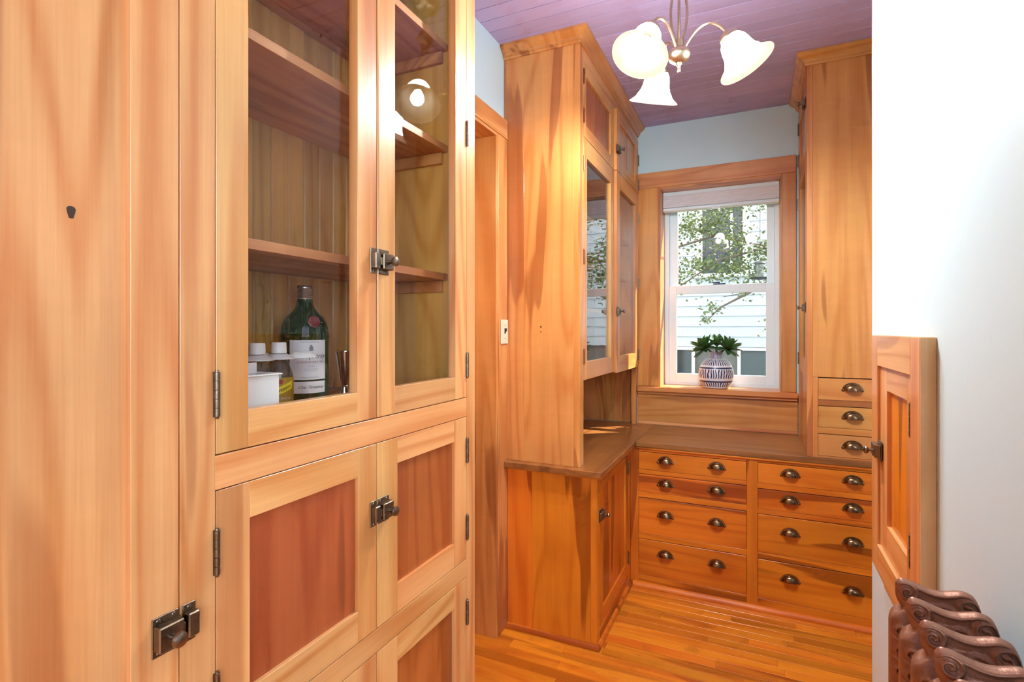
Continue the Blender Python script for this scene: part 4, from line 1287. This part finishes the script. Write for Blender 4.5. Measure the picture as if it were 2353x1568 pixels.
for a in ARM:
    d = adir(a)
    ax = (d * math.sin(TILT) + Vector((0, 0, -1)) * math.cos(TILT)).normalized()
    rim = Vector((CX, CY, 2.240)) + d * 0.205
    cup = rim - ax * 0.118
    C0 = Vector((CX, CY, 0))
    p0 = C0 + d * 0.012 + Vector((0, 0, 2.318))
    p1 = C0 + d * 0.050 + Vector((0, 0, 2.392))
    p2 = C0 + d * 0.098 + Vector((0, 0, 2.425))
    p3 = cup - ax * 0.012
    pts_ = []
    for i in range(17):
        t_ = i / 16
        pts_.append(tuple(p0 * (1 - t_) ** 3 + p1 * 3 * t_ * (1 - t_) ** 2 + p2 * 3 * t_ * t_ * (1 - t_) + p3 * t_ ** 3))
    am = part('arm', MB().tube(pts_, 0.0046, 10), 'lamp_metal', ch)
    part('socket_cup', MB().lathe([(0.0, -0.014), (0.010, -0.013), (0.020, -0.006), (0.030, 0.004), (0.032, 0.012), (0.030, 0.020), (0.0, 0.020)], 26, cup, ax), 'lamp_metal', am)
    outer = [(0.026, 0.010), (0.033, 0.018), (0.041, 0.032), (0.045, 0.048), (0.047, 0.062), (0.052, 0.078), (0.063, 0.096)]
    rimp = [(0.063, 0.096), (0.070, 0.104), (0.078, 0.110), (0.087, 0.1175), (0.0868, 0.1195), (0.084, 0.1190)]
    inner = [(r_ - 0.003, h_ + 0.0012) for r_, h_ in (outer + rimp[1:4])[::-1]]
    sh_ = part('glass_shade', MB().lathe(outer, 28, cup, ax, cap=False), 'lamp_glass', am)
    part('shade_rim', MB().lathe(rimp, 40, cup, ax, cap=False), 'lamp_rim', am)
    part('shade_inside', MB().lathe(inner, 40, cup, ax, cap=False), 'lamp_inner', am)
    part('bulb', MB().lathe([(0.0, 0.115), (0.010, 0.112), (0.019, 0.103), (0.023, 0.090), (0.022, 0.077), (0.016, 0.060), (0.012, 0.048), (0.0, 0.047)], 14, cup, ax), 'bulb', am)
    part('bulb_socket', MB().lathe([(0.0125, 0.020), (0.0125, 0.049), (0.0, 0.049)], 20, cup, ax), 'lamp_metal', am)

# ------------------------------------------------------------------ potted succulent
VX, VY, VZ = -0.2375, 3.560, 1.0345
po = thing('potted_succulent', (VX, VY, VZ), 'dark green succulent in a round blue-and-white striped vase on the window sill', 'plant')
vp = [(0.0, 0.002), (0.070, 0.0), (0.078, 0.004), (0.096, 0.040), (0.1045, 0.078), (0.1045, 0.098), (0.098, 0.128), (0.082, 0.160), (0.062, 0.181), (0.044, 0.189), (0.041, 0.194), (0.040, 0.222), (0.042, 0.228), (0.036, 0.228), (0.035, 0.205), (0.0, 0.205)]
part('vase', MB().lathe(vp, 56, (VX, VY, VZ)), 'vase', po)
part('soil', MB().lathe([(0.0, 0.218), (0.02, 0.217), (0.0352, 0.214)], 20, (VX, VY, VZ), cap=False), 'soil', po)
def leaf_mesh():
    m = MB()
    nl, nw = 10, 6          # obovate blade with a pointed tip
    top, bot = [], []
    vs_, fs = [], []
    for side in (1, -1):
        for i in range(nl + 1):
            u = i / nl
            wdt = 0.165 * (math.sin(PI * min(1, u ** 1.35 * 0.98 + 0.02)) ** 0.75) + 0.03 * (1 - u)
            if i == nl:
                wdt = 0.004
            for j in range(nw + 1):
                s_ = 2 * j / nw - 1
                lift = 0.10 * u * u + 0.09 * s_ * s_ * (wdt / 0.15)
                th = 0.035 * (1 - s_ * s_) * math.sin(PI * min(0.98, u * .9 + .08))
                vs_.append((u, s_ * wdt, lift + side * th * (0.4 if side > 0 else 1.0)))
    k = (nl + 1) * (nw + 1)
    for q in (0, 1):
        for i in range(nl):
            for j in range(nw):
                a_ = q * k + i * (nw + 1) + j
                fs.append((a_, a_ + 1, a_ + nw + 2, a_ + nw + 1))
    m.add(vs_, fs)
    m.smooth = True
    return m.mesh('leaf', 'leaf', angle=60)
LEAF = leaf_mesh()
def rosette(cx_, cy_, cz_, tilt_x, rings):
    T = Matrix.Rotation(tilt_x, 4, 'Y')
    for (n_, elev, L, ph) in rings:
        for i in range(n_):
            a_ = ph + 2 * PI * i / n_ + random.uniform(-0.12, 0.12)
            e_ = elev + random.uniform(-0.10, 0.10)
            Mx = T @ Matrix.Rotation(a_, 4, 'Z') @ Matrix.Rotation(-e_, 4, 'Y')
            LL = L * random.uniform(0.9, 1.08)
            o = inst('leaf', LEAF, po, (cx_, cy_, cz_), Mx.to_euler(), scale=(LL, LL, LL))
rosette(VX - 0.062, VY - 0.02, VZ + 0.250, -0.42, [(7, -0.35, 0.092, 0.2), (8, 0.15, 0.100, 0.6), (7, 0.65, 0.100, 0.1), (5, 1.10, 0.085, 0.5)])
rosette(VX + 0.066, VY - 0.02, VZ + 0.248, 0.42, [(7, -0.35, 0.092, 0.4), (8, 0.15, 0.100, 0.1), (7, 0.65, 0.100, 0.5), (5, 1.10, 0.085, 0.2)])
rosette(VX + 0.004, VY + 0.015, VZ + 0.262, 0.0, [(5, 0.55, 0.080, 0.3), (4, 1.05, 0.085, 0.9)])
for (dx, dz) in ((-0.062, 0.258), (0.068, 0.255), (0.006, 0.262)):
    part('stem', MB().tube([(VX + dx * .2, VY, VZ + 0.21), (VX + dx * .6, VY - 0.01, VZ + 0.235), (VX + dx, VY - 0.02 if abs(dx) > .02 else VY + .015, VZ + dz + 0.006)], 0.006, 8), 'stem', po)
